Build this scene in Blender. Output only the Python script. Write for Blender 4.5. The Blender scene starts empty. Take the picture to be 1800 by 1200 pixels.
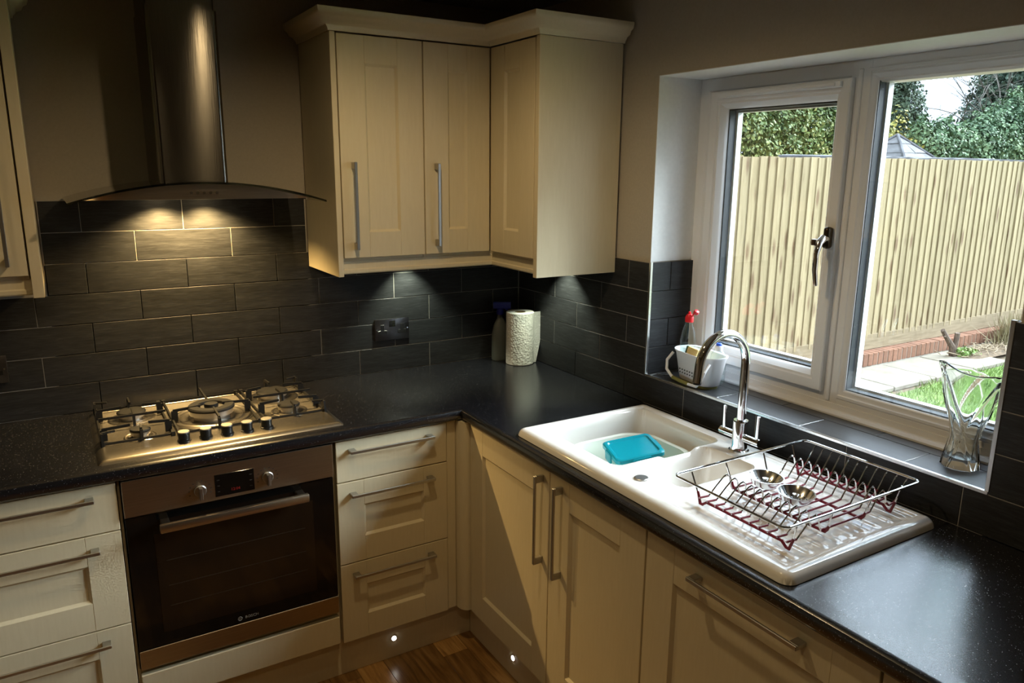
import bpy, bmesh, math, random
import numpy as np
from mathutils import Vector, Matrix
random.seed(7)
rng = np.random.default_rng(7)
D = bpy.data
SC = bpy.context.scene
COL = SC.collection
PI = math.pi

# ------------------------------------------------------------------ camera
yaw, pit, rol = 0.548938796, 0.224406609, 0.009242181
FOC = 1331.479
fwd = Vector((math.sin(yaw)*math.cos(pit), math.cos(yaw)*math.cos(pit), -math.sin(pit)))
rgt = Vector((math.cos(yaw), -math.sin(yaw), 0))
up = rgt.cross(fwd)
r2 = rgt*math.cos(rol) + up*math.sin(rol)
u2 = -rgt*math.sin(rol) + up*math.cos(rol)
cd = D.cameras.new('camera'); cam = D.objects.new('camera', cd); COL.objects.link(cam)
M4 = Matrix.Identity(4)
for i in range(3):
    M4[i][0] = r2[i]; M4[i][1] = u2[i]; M4[i][2] = -fwd[i]
M4[0][3], M4[1][3], M4[2][3] = -1.74741, -2.80512, 1.71686
cam.matrix_world = M4
cd.sensor_width = 36; cd.lens = FOC/1800*36; cd.sensor_fit = 'HORIZONTAL'; cd.clip_start = 0.02
SC.camera = cam

# ------------------------------------------------------------------ world, lamps, exposure
W = D.worlds.new('overcast_sky'); SC.world = W; W.use_nodes = True
nt = W.node_tree; nt.nodes.clear()
wo = nt.nodes.new('ShaderNodeOutputWorld'); bg = nt.nodes.new('ShaderNodeBackground')
tc = nt.nodes.new('ShaderNodeTexCoord'); mp = nt.nodes.new('ShaderNodeMapping'); mp.inputs['Scale'].default_value = (1.3, 1.3, 5)
nz = nt.nodes.new('ShaderNodeTexNoise'); nz.inputs['Scale'].default_value = 2.2; nz.inputs['Detail'].default_value = 5
cr = nt.nodes.new('ShaderNodeValToRGB')
cr.color_ramp.elements[0].position = .36; cr.color_ramp.elements[0].color = (.36, .43, .56, 1)
cr.color_ramp.elements[1].position = .60; cr.color_ramp.elements[1].color = (.76, .87, 1, 1)
for a, b in ((tc.outputs['Generated'], mp.inputs[0]), (mp.outputs[0], nz.inputs[0]), (nz.outputs[0], cr.inputs[0]),
             (cr.outputs[0], bg.inputs[0]), (bg.outputs[0], wo.inputs[0])): nt.links.new(a, b)
# overcast sky: three times brighter overhead than at the horizon
sxyz = nt.nodes.new('ShaderNodeSeparateXYZ'); mr = nt.nodes.new('ShaderNodeMapRange')
mr.inputs['From Min'].default_value = 0; mr.inputs['From Max'].default_value = 1; mr.inputs['To Min'].default_value = 2.5; mr.inputs['To Max'].default_value = 8.5
nt.links.new(tc.outputs['Generated'], sxyz.inputs[0]); nt.links.new(sxyz.outputs[2], mr.inputs[0]); nt.links.new(mr.outputs[0], bg.inputs[1])

def light(name, kind, loc, target, power, color, size=.03, cone=1.2, blend=.6):
    l = D.lights.new(name, kind); l.energy = power; l.color = color
    if kind == 'SPOT': l.spot_size = cone; l.spot_blend = blend; l.shadow_soft_size = size
    elif kind == 'AREA': l.size = size
    else: l.shadow_soft_size = size
    o = D.objects.new(name, l); COL.objects.link(o); o.location = loc
    d = Vector(target) - Vector(loc)
    o.rotation_euler = d.to_track_quat('-Z', 'Y').to_euler()
    return o
# very soft, broad sun lamp added on the window side to brighten the room
_sl = D.lights.new('added_sun', 'SUN'); _sl.energy = 11.5; _sl.color = (.86, .93, 1.0); _sl.angle = math.radians(42)
_so = D.objects.new('added_sun', _sl); COL.objects.link(_so); _so.location = (6, -3, 6)
_so.rotation_euler = Vector((-.80, .32, -.60)).to_track_quat('-Z', 'Y').to_euler()
WARM = (1.0, .74, .40)
CEIL = 2.33
DOWN = [(-1.05, -1.20), (-1.45, -2.45), (-2.5, -1.45)]
for i, (x, y) in enumerate(DOWN):
    light('downlight_lamp', 'SPOT', (x, y, CEIL-.03), (x, y, 0), (16.5, 6, 4)[i], WARM, .022, math.radians(166), .6)
for x in (-1.417, -1.277):
    light('hood_lamp', 'SPOT', (x, -.07, 1.606), (x, -.09, 0), 24, (1.0, .66, .26), .010, math.radians(136), .8)
light('cabinet_led', 'SPOT', (-.543, -.075, 1.392), (-.543, -.055, 0), 11, (.93, 1.0, .74), .006, math.radians(92), .7)
light('cabinet_led', 'SPOT', (-.075, -.375, 1.392), (-.055, -.375, 0), 11, (.93, 1.0, .74), .006, math.radians(92), .7)
vs = SC.view_settings
vs.view_transform = 'Standard'; vs.look = 'None'; vs.gamma = 1; vs.exposure = 0.45; vs.use_curve_mapping = False
SC.cycles.max_bounces = 10; SC.cycles.transparent_max_bounces = 16; SC.cycles.transmission_bounces = 10
SC.cycles.caustics_refractive = False; SC.cycles.caustics_reflective = False
SC.cycles.use_denoising = True; SC.cycles.sample_clamp_indirect = 4

# ------------------------------------------------------------------ materials
class NT:
    def __init__(s, name):
        s.m = D.materials.new(name); s.m.use_nodes = True; s.t = s.m.node_tree
        s.b = s.t.nodes['Principled BSDF']; s.o = s.t.nodes['Material Output']
    def n(s, kind, **k):
        x = s.t.nodes.new('ShaderNode'+kind)
        for a, v in k.items():
            if hasattr(x, a): setattr(x, a, v)
        return x
    def l(s, a, b): s.t.links.new(a, b)
    def set(s, **k):
        for a, v in k.items(): s.b.inputs[a.replace('_', ' ')].default_value = v
        return s
    def coord(s, scale=(1, 1, 1), rand=False, kind='Object'):
        c = s.n('TexCoord'); mp = s.n('Mapping'); mp.inputs['Scale'].default_value = scale
        s.l(c.outputs[kind], mp.inputs[0])
        if rand:
            oi = s.n('ObjectInfo'); cx = s.n('CombineXYZ')
            mu = s.n('Math'); mu.operation = 'MULTIPLY'; mu.inputs[1].default_value = 37.0
            s.l(oi.outputs['Random'], mu.inputs[0]); s.l(mu.outputs[0], cx.inputs[0]); s.l(mu.outputs[0], cx.inputs[1]); s.l(mu.outputs[0], cx.inputs[2])
            s.l(cx.outputs[0], mp.inputs['Location'])
        return mp.outputs[0]
    def noise(s, vec, scale, detail=3, rough=.5, dist=0):
        x = s.n('TexNoise'); x.inputs['Scale'].default_value = scale; x.inputs['Detail'].default_value = detail
        x.inputs['Roughness'].default_value = rough; x.inputs['Distortion'].default_value = dist
        s.l(vec, x.inputs['Vector']); return x.outputs[0]
    def ramp(s, fac, stops):
        r = s.n('ValToRGB'); e = r.color_ramp.elements
        while len(e) < len(stops): e.new(.5)
        for q, (p, c) in zip(e, stops): q.position = p; q.color = (*c, 1) if len(c) == 3 else c
        s.l(fac, r.inputs[0]); return r.outputs[0]
    def bump(s, fac, strength=.2, dist=.001):
        b = s.n('Bump'); b.inputs['Strength'].default_value = strength; b.inputs['Distance'].default_value = dist
        s.l(fac, b.inputs['Height']); s.l(b.outputs[0], s.b.inputs['Normal'])
    def mix(s, fac, a, b, mode='MIX'):
        x = s.n('Mix'); x.data_type = 'RGBA'; x.blend_type = mode
        for sock, v in ((x.inputs[0], fac), (x.inputs[6], a), (x.inputs[7], b)):
            if isinstance(v, (int, float)): sock.default_value = v
            elif isinstance(v, tuple): sock.default_value = (*v, 1)
            else: s.l(v, sock)
        return x.outputs[2]
    def base(s, out): s.l(out, s.b.inputs['Base Color'])
def plain(name, col, rough=.5, metal=0., spec=.5, **k):
    m = NT(name); m.set(Base_Color=(*col, 1), Roughness=rough, Metallic=metal)
    m.b.inputs['Specular IOR Level'].default_value = spec
    for a, v in k.items(): m.b.inputs[a.replace('_', ' ')].default_value = v
    return m.m
M = {}
m = NT('cream_vinyl'); v = m.coord((16, 16, 2)); f = m.noise(v, 8, 4)
m.base(m.ramp(f, [(.3, (.685, .595, .40)), (.7, (.715, .625, .43))])); m.set(Roughness=.45); m.bump(f, .04, .0003); M['cream'] = m.m
m = NT('wall_paint'); f = m.noise(m.coord(), 140, 3); m.base(m.ramp(f, [(.3, (.43, .385, .315)), (.7, (.46, .415, .34))])); m.set(Roughness=.85); m.bump(f, .15, .0008); M['wall'] = m.m
m = NT('ceiling_paint'); f = m.noise(m.coord(), 90, 2); m.base(m.ramp(f, [(.3, (.42, .40, .36)), (.7, (.45, .43, .39))])); m.set(Roughness=.9); M['ceil'] = m.m
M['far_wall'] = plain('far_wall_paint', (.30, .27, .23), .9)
m = NT('reveal_paint'); f = m.noise(m.coord(), 90, 2); m.base(m.ramp(f, [(.3, (.80, .81, .81)), (.7, (.84, .85, .85))])); m.set(Roughness=.7); M['white_paint'] = m.m
def slate(name, scale):
    m = NT(name); v = m.coord(scale, True); f = m.noise(v, 9, 6, .62, .35); g = m.noise(v, 2.2, 3, .5)
    oi = m.n('ObjectInfo')
    c1 = m.ramp(f, [(.3, (.013, .014, .0155)), (.55, (.0255, .027, .030)), (.78, (.046, .049, .054))])
    c2 = m.mix(.55, c1, m.ramp(g, [(.3, (.5, .5, .5)), (.7, (1.15, 1.15, 1.15))]), 'MULTIPLY')
    c3 = m.mix(.35, c2, m.ramp(oi.outputs['Random'], [(0, (.7, .7, .7)), (1, (1.2, 1.2, 1.2))]), 'MULTIPLY')
    m.base(c3); m.set(Roughness=.46); m.b.inputs['Specular IOR Level'].default_value = .32
    m.bump(f, .25, .0008); return m.m
M['slate_b'] = slate('slate_tile', (2.5, 2.5, 26)); M['slate_r'] = M['slate_b']
M['slate_s'] = slate('slate_sill_tile', (26, 2.5, 26)); M['slate_s'].node_tree.nodes['Principled BSDF'].inputs['Specular IOR Level'].default_value = .75; M['slate_s'].node_tree.nodes['Principled BSDF'].inputs['Roughness'].default_value = .36
M['grout'] = plain('grey_grout', (.33, .315, .29), .9)
m = NT('black_speckled_laminate'); v = m.coord(); vo = m.n('TexVoronoi'); vo.inputs['Scale'].default_value = 310; m.l(v, vo.inputs['Vector'])
sc_ = m.n('SeparateColor'); m.l(vo.outputs['Color'], sc_.inputs[0]); g = m.noise(v, 40, 2)
pick = m.ramp(sc_.outputs[0], [(.80, (0, 0, 0)), (.99, (1, 1, 1))]); near = m.ramp(vo.outputs['Distance'], [(.16, (1, 1, 1)), (.34, (0, 0, 0))])
spk = m.mix(1.0, pick, near, 'MULTIPLY')
c0 = m.mix(.5, (.0065, .007, .0095), m.ramp(g, [(.3, (.7, .7, .75)), (.7, (1.3, 1.3, 1.3))]), 'MULTIPLY')
m.base(m.mix(spk, c0, (.24, .24, .25))); m.set(Roughness=.235)
m.b.inputs['Specular IOR Level'].default_value = 1.0; M['worktop'] = m.m
def steel(name, scale, col=(.55, .53, .5), r=.3, b=.25):
    m = NT(name); v = m.coord(scale); f = m.noise(v, 30, 3)
    m.base(m.ramp(f, [(.3, tuple(c*.86 for c in col)), (.7, col)])); m.set(Metallic=1, Roughness=r); m.bump(f, b, .0003); return m.m
M['steel_v'] = steel('brushed_steel_vertical', (12, 12, .4), (.22, .205, .18), .26)
_m = M['steel_v']; _t = _m.node_tree.nodes.new('ShaderNodeTangent'); _t.direction_type = 'RADIAL'; _t.axis = 'Z'; _b = _m.node_tree.nodes['Principled BSDF']
_m.node_tree.links.new(_t.outputs[0], _b.inputs['Tangent']); _b.inputs['Anisotropic'].default_value = .85; _b.inputs['Anisotropic Rotation'].default_value = .25; _b.inputs['Roughness'].default_value = .19
M['steel_h'] = steel('brushed_steel_horizontal', (.4, 12, 12), (.52, .45, .36), .30)
M['steel_hob'] = steel('hob_steel', (.4, 14, 14), (.72, .67, .59), .26, .15)
M['nickel'] = plain('satin_nickel', (.50, .49, .47), .34, 1)
M['nickel_bright'] = plain('turned_aluminium', (.50, .49, .46), .42, 1)
M['chrome'] = plain('chrome', (.88, .89, .9), .05, 1)
M['polished'] = plain('polished_steel', (.80, .80, .80), .17, 1)
M['trim'] = plain('satin_chrome_trim', (.72, .72, .72), .25, 1)
M['iron'] = plain('black_cast_iron', (.010, .010, .010), .55, 0, .3)
M['black_cap'] = plain('black_burner_cap', (.016, .016, .016), .6, 0, .3)
M['alu'] = plain('burner_aluminium', (.55, .54, .52), .35, 1)
M['black_gloss'] = plain('black_oven_glass', (.004, .0035, .003), .06, 0, .5)
M['black_plastic'] = plain('black_plastic', (.008, .008, .008), .35)
M['dark'] = plain('dark_gap', (.01, .009, .008), .8)
M['gasket'] = plain('dark_gasket', (.018, .022, .028), .6)
M['upvc'] = plain('white_upvc', (.80, .81, .83), .28)
M['ceramic'] = plain('white_ceramic', (.82, .80, .765), .09, 0, .6, Coat_Weight=.4, Coat_Roughness=.03)
M['red_rubber'] = plain('dark_red_coating', (.17, .008, .02), .35)
M['red'] = plain('red_plastic', (.75, .02, .03), .3)
M['blue'] = plain('blue_plastic', (.03, .11, .65), .35)
M['navy'] = plain('navy_blue_plastic', (.012, .02, .30), .4)
M['white_plastic'] = plain('white_translucent_plastic', (.80, .80, .83), .3, 0, .5, Subsurface_Weight=.15, Subsurface_Radius=(.02, .02, .02))
M['olive'] = plain('olive_shadow', (.20, .19, .05), .5)  # shadow tone painted low on the white caddy
M['bowl'] = plain('pale_cream_plastic', (.66, .70, .62), .32)
M['sponge'] = None
m = NT('yellow_sponge'); f = m.noise(m.coord(), 220, 4, .7); m.base(m.ramp(f, [(.3, (.62, .47, .16)), (.6, (.85, .70, .33))])); m.set(Roughness=.95); m.bump(f, .9, .002); M['sponge'] = m.m
M['scourer'] = plain('green_scourer', (.04, .09, .05), .95)
m = NT('embossed_paper'); vo = m.n('TexVoronoi'); vo.inputs['Scale'].default_value = 120; m.l(m.coord(), vo.inputs['Vector'])
m.set(Base_Color=(.82, .82, .80, 1), Roughness=.95); m.bump(vo.outputs['Distance'], .7, .0026); M['paper'] = m.m
M['card'] = plain('cardboard_core', (.30, .22, .12), .9)
M['anthracite'] = plain('black_nickel_plate', (.16, .155, .16), .28, 1)
M['lamp'] = NT('lamp_glow'); M['lamp'].set(Emission_Color=(1, .98, .92, 1), Emission_Strength=9.0, Base_Color=(1, 1, 1, 1)); M['lamp'] = M['lamp'].m
M['lamp_warm'] = NT('warm_lamp_glow'); M['lamp_warm'].set(Emission_Color=(1, .75, .4, 1), Emission_Strength=12.0); M['lamp_warm'] = M['lamp_warm'].m
M['digits'] = NT('red_digits'); M['digits'].set(Emission_Color=(1, .05, .03, 1), Emission_Strength=.05, Base_Color=(.1, 0, 0, 1)); M['digits'] = M['digits'].m
M['print'] = plain('printed_silver', (.30, .29, .27), .5)
M['print_dark'] = plain('printed_dark_marks', (.035, .03, .025), .5)
M['oven_window'] = plain('brown_oven_window', (.012, .007, .004), .08)
def panel_glass(name, tint=(1, 1, 1), refl=1.0, base=.04):
    m = NT(name); m.t.nodes.remove(m.b)
    tr = m.n('BsdfTransparent'); tr.inputs[0].default_value = (*tint, 1); gl = m.n('BsdfGlossy'); gl.inputs['Roughness'].default_value = .02
    fr = m.n('Fresnel'); mx = m.n('MixShader'); ge = m.n('NewGeometry'); mr_ = m.n('MapRange')
    mr_.inputs['To Min'].default_value = 1.45; mr_.inputs['To Max'].default_value = 1/1.45; m.l(ge.outputs['Backfacing'], mr_.inputs[0]); m.l(mr_.outputs[0], fr.inputs[0])
    mu = m.n('Math'); mu.operation = 'MULTIPLY'; mu.inputs[1].default_value = refl; m.l(fr.outputs[0], mu.inputs[0])
    m.l(mu.outputs[0], mx.inputs[0]); m.l(tr.outputs[0], mx.inputs[1]); m.l(gl.outputs[0], mx.inputs[2]); m.l(mx.outputs[0], m.o.inputs[0]); return m.m
M['pane'] = panel_glass('window_glass', (.97, .985, .98), .8)
M['bottle'] = panel_glass('clear_plastic_bottle', (.93, .97, .97), 1.3)
M['hoodglass'] = panel_glass('smoked_hood_glass', (.42, .45, .42), 1.6)
M['box_clear'] = plain('translucent_pale_teal_plastic', (.35, .68, .66), .25, 0, .5)
M['teal'] = plain('teal_plastic_lid', (.005, .27, .36), .22)
m = NT('crystal_glass'); m.set(Base_Color=(.97, 1, .99, 1), Roughness=.0, IOR=1.48); m.b.inputs['Transmission Weight'].default_value = 1; M['crystal'] = m.m
# floor wood
m = NT('oak_laminate'); oi = m.n('ObjectInfo'); v = m.coord((18, 1.6, 18), True); f = m.noise(v, 3.2, 6, .6, .6)
c = m.ramp(f, [(.28, (.13, .062, .018)), (.5, (.30, .16, .050)), (.75, (.46, .28, .105))])
m.base(m.mix(.75, c, m.ramp(oi.outputs['Random'], [(0, (.42, .38, .34)), (.5, (.9, .85, .8)), (1, (1.5, 1.5, 1.45))]), 'MULTIPLY')); m.set(Roughness=.28); M['oak'] = m.m
M['floor_base'] = plain('floor_underlay', (.03, .018, .008), .8)
# outdoor
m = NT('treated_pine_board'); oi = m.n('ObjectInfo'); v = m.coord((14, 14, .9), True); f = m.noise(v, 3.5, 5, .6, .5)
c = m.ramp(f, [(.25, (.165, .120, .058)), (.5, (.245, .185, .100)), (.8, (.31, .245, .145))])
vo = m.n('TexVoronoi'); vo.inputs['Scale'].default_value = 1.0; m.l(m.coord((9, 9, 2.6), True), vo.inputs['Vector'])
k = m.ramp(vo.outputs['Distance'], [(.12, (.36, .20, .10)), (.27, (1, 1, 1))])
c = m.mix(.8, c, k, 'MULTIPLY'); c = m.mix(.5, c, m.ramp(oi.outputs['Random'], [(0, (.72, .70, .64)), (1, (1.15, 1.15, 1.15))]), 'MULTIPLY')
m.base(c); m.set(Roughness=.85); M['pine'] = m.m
m = NT('brown_gravel_board'); f = m.noise(m.coord((1.2, 8, 12)), 4, 5); m.base(m.ramp(f, [(.3, (.15, .11, .06)), (.7, (.24, .18, .11))])); m.set(Roughness=.9); M['board'] = m.m
m = NT('orange_brick'); oi = m.n('ObjectInfo'); f = m.noise(m.coord((1, 1, 1), True), 50, 4)
m.base(m.mix(.6, m.ramp(f, [(.3, (.15, .065, .036)), (.7, (.22, .105, .06))]), m.ramp(oi.outputs['Random'], [(0, (.7, .66, .6)), (1, (1.2, 1.15, 1.1))]), 'MULTIPLY')); m.set(Roughness=.9); m.bump(f, .4, .003); M['brick'] = m.m
m = NT('sandstone_slab'); oi = m.n('ObjectInfo'); f = m.noise(m.coord((1, 1, 1), True), 9, 6, .65)
m.base(m.mix(.5, m.ramp(f, [(.3, (.17, .145, .11)), (.7, (.25, .225, .175))]), m.ramp(oi.outputs['Random'], [(0, (.85, .85, .85)), (1, (1.1, 1.1, 1.1))]), 'MULTIPLY')); m.set(Roughness=.9); m.bump(f, .4, .004); M['slab'] = m.m
m = NT('soil'); f = m.noise(m.coord(), 24, 6, .7); m.base(m.ramp(f, [(.3, (.05, .035, .02)), (.7, (.19, .13, .08))])); m.set(Roughness=1); m.bump(f, .8, .02); M['soil'] = m.m
m = NT('lawn_ground'); f = m.noise(m.coord(), 14, 6, .7); m.base(m.ramp(f, [(.3, (.08, .13, .025)), (.7, (.15, .22, .05))])); m.set(Roughness=1); M['lawn'] = m.m
def leafmat(name, a, b, c):
    m = NT(name); at = m.n('Attribute'); at.attribute_name = 'tone'; m.base(m.ramp(at.outputs['Fac'], [(0, a), (.5, b), (1, c)])); m.set(Roughness=.55)
    m.b.inputs['Specular IOR Level'].default_value = .18; return m.m
M['leaf_green'] = leafmat('mixed_green_leaves', (.026, .05, .022), (.11, .155, .045), (.27, .25, .07))
M['leaf_ivy'] = leafmat('ivy_leaves', (.020, .046, .024), (.075, .13, .062), (.18, .25, .12))
M['leaf_dark'] = leafmat('conifer_needles', (.014, .026, .018), (.036, .06, .040), (.08, .11, .065))
M['leaf_yellow'] = leafmat('yellow_leaves', (.10, .12, .03), (.24, .21, .04), (.36, .25, .06))
M['blade'] = leafmat('grass_blades', (.07, .13, .025), (.13, .21, .045), (.24, .30, .10))
M['straw'] = leafmat('dry_stalks', (.13, .10, .05), (.23, .19, .10), (.33, .29, .17))
m = NT('bark'); f = m.noise(m.coord((3, 3, 1)), 18, 5); m.base(m.ramp(f, [(.3, (.055, .035, .025)), (.7, (.17, .12, .09))])); m.set(Roughness=.95); m.bump(f, .6, .01); M['bark'] = m.m
M['twig'] = plain('grey_twigs', (.11, .10, .085), .9)
m = NT('roof_felt'); f = m.noise(m.coord((1, 1, 1)), 6, 5); m.base(m.ramp(f, [(.3, (.05, .05, .055)), (.7, (.13, .13, .14))])); m.set(Roughness=.95); M['felt'] = m.m
m = NT('weathered_slate_roof'); f = m.noise(m.coord((1, 1, 1), True), 9, 5, .7); m.base(m.ramp(f, [(.3, (.07, .068, .07)), (.7, (.17, .165, .17))])); m.set(Roughness=.9); M['roof'] = m.m
M['brickwall'] = plain('outside_brickwork', (.30, .14, .08), .9)

# ------------------------------------------------------------------ helpers
def finish(name, bm, mat, parent=None, smooth=True, ang=.6, label=None, cat=None, group=None, kind=None):
    bm.normal_update()
    if smooth:
        for f in bm.faces: f.smooth = True
        for e in bm.edges:
            if len(e.link_faces) == 2 and e.calc_face_angle(0) > ang: e.smooth = False
    me = D.meshes.new(name); bm.to_mesh(me); bm.free()
    mats = mat if isinstance(mat, (list, tuple)) else [mat]
    for q in mats: me.materials.append(q)
    return put(name, me, parent, label, cat, group, kind)
def put(name, me, parent=None, label=None, cat=None, group=None, kind=None):
    o = D.objects.new(name, me); COL.objects.link(o)
    if parent is not None:
        o.parent = parent; o.matrix_parent_inverse = Matrix.Translation(-Vector(parent.location)) if parent.type != 'LIGHT' else Matrix.Identity(4)
        if parent.rotation_euler[2] or parent.parent: o.matrix_parent_inverse = world_of(parent).inverted()
    tag(o, label, cat, group, kind); return o
def world_of(o):
    m = o.matrix_basis
    if o.parent: m = world_of(o.parent) @ o.matrix_parent_inverse @ m
    return m
def tag(o, label=None, cat=None, group=None, kind=None):
    if label: o['label'] = label
    if cat: o['category'] = cat
    if group: o['group'] = group
    if kind: o['kind'] = kind
    return o
def thing(name, loc, label, cat, group=None):
    o = D.objects.new(name, None); COL.objects.link(o); o.location = loc; o.empty_display_size = .05
    return tag(o, label, cat, group)
def copy_tree(o, parent=None):
    c = o.copy(); COL.objects.link(c)
    if parent is not None: c.parent = parent
    for ch in [q for q in D.objects if q.parent == o]: copy_tree(ch, c)
    return c
def B(): return bmesh.new()
def box(bm, x0, x1, y0, y1, z0, z1, bev=0, seg=1, mi=0):
    if x0 > x1: x0, x1 = x1, x0
    if y0 > y1: y0, y1 = y1, y0
    if z0 > z1: z0, z1 = z1, z0
    v = [bm.verts.new((x, y, z)) for x in (x0, x1) for y in (y0, y1) for z in (z0, z1)]
    fs = [bm.faces.new([v[i] for i in q]) for q in ((0, 1, 3, 2), (4, 6, 7, 5), (0, 4, 5, 1), (2, 3, 7, 6), (0, 2, 6, 4), (1, 5, 7, 3))]
    for f in fs: f.material_index = mi
    if bev: bmesh.ops.bevel(bm, geom=list({e for f in fs for e in f.edges}), offset=bev, segments=seg, profile=.5, affect='EDGES')
    return v
def fbox(bm, face, u0, u1, z0, z1, d0, d1, bev=0, seg=1):
    """box on a cabinet face: u along the wall, d = distance out of the wall"""
    if face == 'B': return box(bm, u0, u1, -d0, -d1, z0, z1, bev, seg)
    return box(bm, -d0, -d1, -u0, -u1, z0, z1, bev, seg)
def loft(bm, loops, cap0=True, cap1=True, closed=True):
    rows = [[bm.verts.new(p) for p in L] for L in loops]; n = len(rows[0])
    for a, b in zip(rows, rows[1:]):
        for i in range(n if closed else n-1):
            j = (i+1) % n; bm.faces.new((a[i], a[j], b[j], b[i]))
    if cap0: bm.faces.new(list(reversed(rows[0])))
    if cap1: bm.faces.new(rows[-1])
    return rows
def circle(cx, cy, z, r, n): return [(cx+r*math.cos(2*PI*i/n), cy+r*math.sin(2*PI*i/n), z) for i in range(n)]
def lathe(bm, prof, c=(0, 0, 0), n=28, cap0=True, cap1=True):
    return loft(bm, [circle(c[0], c[1], c[2]+z, max(r, 1e-5), n) for r, z in prof], cap0, cap1)
def tube(bm, pts, r, n=8, closed=False, cap=True):
    P = [Vector(p) for p in pts]; N = len(P); rs = r if isinstance(r, (list, tuple)) else [r]*N
    T = []
    for i in range(N):
        if closed: t = P[(i+1) % N]-P[i-1]
        elif i == 0: t = P[1]-P[0]
        elif i == N-1: t = P[-1]-P[-2]
        else: t = (P[i+1]-P[i]).normalized()+(P[i]-P[i-1]).normalized()
        T.append(t.normalized())
    a = Vector((0, 0, 1)) if abs(T[0].z) < .9 else Vector((1, 0, 0))
    nrm = T[0].cross(a).normalized(); loops = []
    for i in range(N):
        if i: nrm = (nrm - T[i]*nrm.dot(T[i])).normalized()
        bi = T[i].cross(nrm)
        k = 1
        if 0 < i < N-1 or closed:
            d = (P[(i+1) % N]-P[i]).normalized(); k = 1/max(.6, abs(d.dot(T[i])))
        loops.append([P[i]+(nrm*math.cos(2*PI*j/n)+bi*math.sin(2*PI*j/n))*rs[i]*k for j in range(n)])
    if closed: loops.append(loops[0])
    loft(bm, loops, cap and not closed, cap and not closed)
def rrect(cx, cy, hx, hy, r, z, n=6):
    out = []; r = min(r, hx, hy)
    for k, (sx, sy) in enumerate(((1, 1), (-1, 1), (-1, -1), (1, -1))):
        for i in range(n+1):
            a = PI/2*(k+i/n); out.append((cx+sx*(hx-r)+r*math.cos(a), cy+sy*(hy-r)+r*math.sin(a), z))
    return out
def arc(c, r, a0, a1, n, ax='xz'):
    out = []
    for i in range(n+1):
        a = a0+(a1-a0)*i/n
        out.append((c[0]+r*math.cos(a), c[1], c[2]+r*math.sin(a)) if ax == 'xz' else (c[0], c[1]+r*math.cos(a), c[2]+r*math.sin(a)))
    return out
def prism(bm, poly, axis, a, b):
    """polygon given in the two other axes, extruded along axis from a to b"""
    def mk(p, t): return {'x': (t, p[0], p[1]), 'y': (p[0], t, p[1]), 'z': (p[0], p[1], t)}[axis]
    return loft(bm, [[mk(p, a) for p in poly], [mk(p, b) for p in poly]])

# ------------------------------------------------------------------ room shell
WX, WY = .010, .010           # plaster faces stand 10 mm behind the tile faces
bm = B(); box(bm, -3.05, .0, -4.2, .0, -.06, -.008); floor = finish('floor', bm, M['floor_base'], smooth=False, kind='structure')
pw = .098; cnt = 0; plank_me = {}
x = -2.75
while x < -.50 and cnt < 290:
    y = -2.9 - random.random()*.25
    while y < -.50:
        L = random.choice((.26, .34, .42)); y1 = min(y+L, -.50)
        if y1 - y > .04:
            key = round(y1-y, 3)
            if key not in plank_me:
                b = B(); box(b, -pw/2+.0004, pw/2-.0004, 0, key-.0008, -.008, 0, .0006); me = D.meshes.new('plank'); b.to_mesh(me); b.free(); me.materials.append(M['oak']); plank_me[key] = me
            o = put('plank', plank_me[key], floor); o.location = (x+pw/2, y, 0); cnt += 1
        y = y1
    x += pw
bm = B()
for x0, x1, y0, y1 in ((-3.05, -2.75, -4.2, -.5), (-2.75, -.5, -4.2, -3.0), (-2.75, -.5, -3.0, -2.9), (-3.05, 0, -.5, 0), (-.5, 0, -4.2, -.5)):
    pass
box(bm, -3.05, -2.75, -4.2, -.5, -.008, -.001); box(bm, -2.75, 0, -4.2, -3.15, -.008, -.001)
o = finish('plank', bm, M['oak'], floor, smooth=False)
bm = B(); box(bm, -3.05, .3, -4.2, .12, CEIL, CEIL+.08); ceiling = finish('ceiling', bm, M['ceil'], smooth=False, kind='structure')
bm = B(); box(bm, -3.05, .28, WY, WY+.12, -.06, CEIL); wall_back = finish('wall_back', bm, M['wall'], smooth=False, kind='structure')
bm = B(); box(bm, -3.17, -3.05, -4.2, WY+.12, -.06, CEIL); finish('wall_left', bm, M['far_wall'], smooth=False, kind='structure')
bm = B(); box(bm, -3.17, .28, -4.32, -4.2, -.06, CEIL); finish('wall_front', bm, M['far_wall'], smooth=False, kind='structure')
# window wall with the opening
OY0, OY1, OZ0, OZ1 = -.838, -2.018, 1.005, 2.016
bm = B(); t = .28
box(bm, WX, t, -4.2, OY1, -.06, CEIL); box(bm, WX, t, OY0, WY, -.06, CEIL)
box(bm, WX, t, OY1, OY0, -.06, OZ0); box(bm, WX, t, OY1, OY0, OZ1, CEIL)
wall_right = finish('wall_right', bm, M['wall'], smooth=False, kind='structure')
# white painted reveals
bm = B(); box(bm, WX-.001, .2, OY0-.002, OY0, 1.409, OZ1, 0); box(bm, WX-.001, .2, OY1, OY1+.002, 1.409, OZ1); box(bm, WX-.001, .2, OY1, OY0, OZ1-.002, OZ1)
finish('reveal_lining', bm, M['white_paint'], wall_right, smooth=False)
bm = B(); box(bm, .26, .28, -4.3, OY1, -.1, 2.6); box(bm, .26, .28, OY0, .15, -.1, 2.6)

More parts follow.
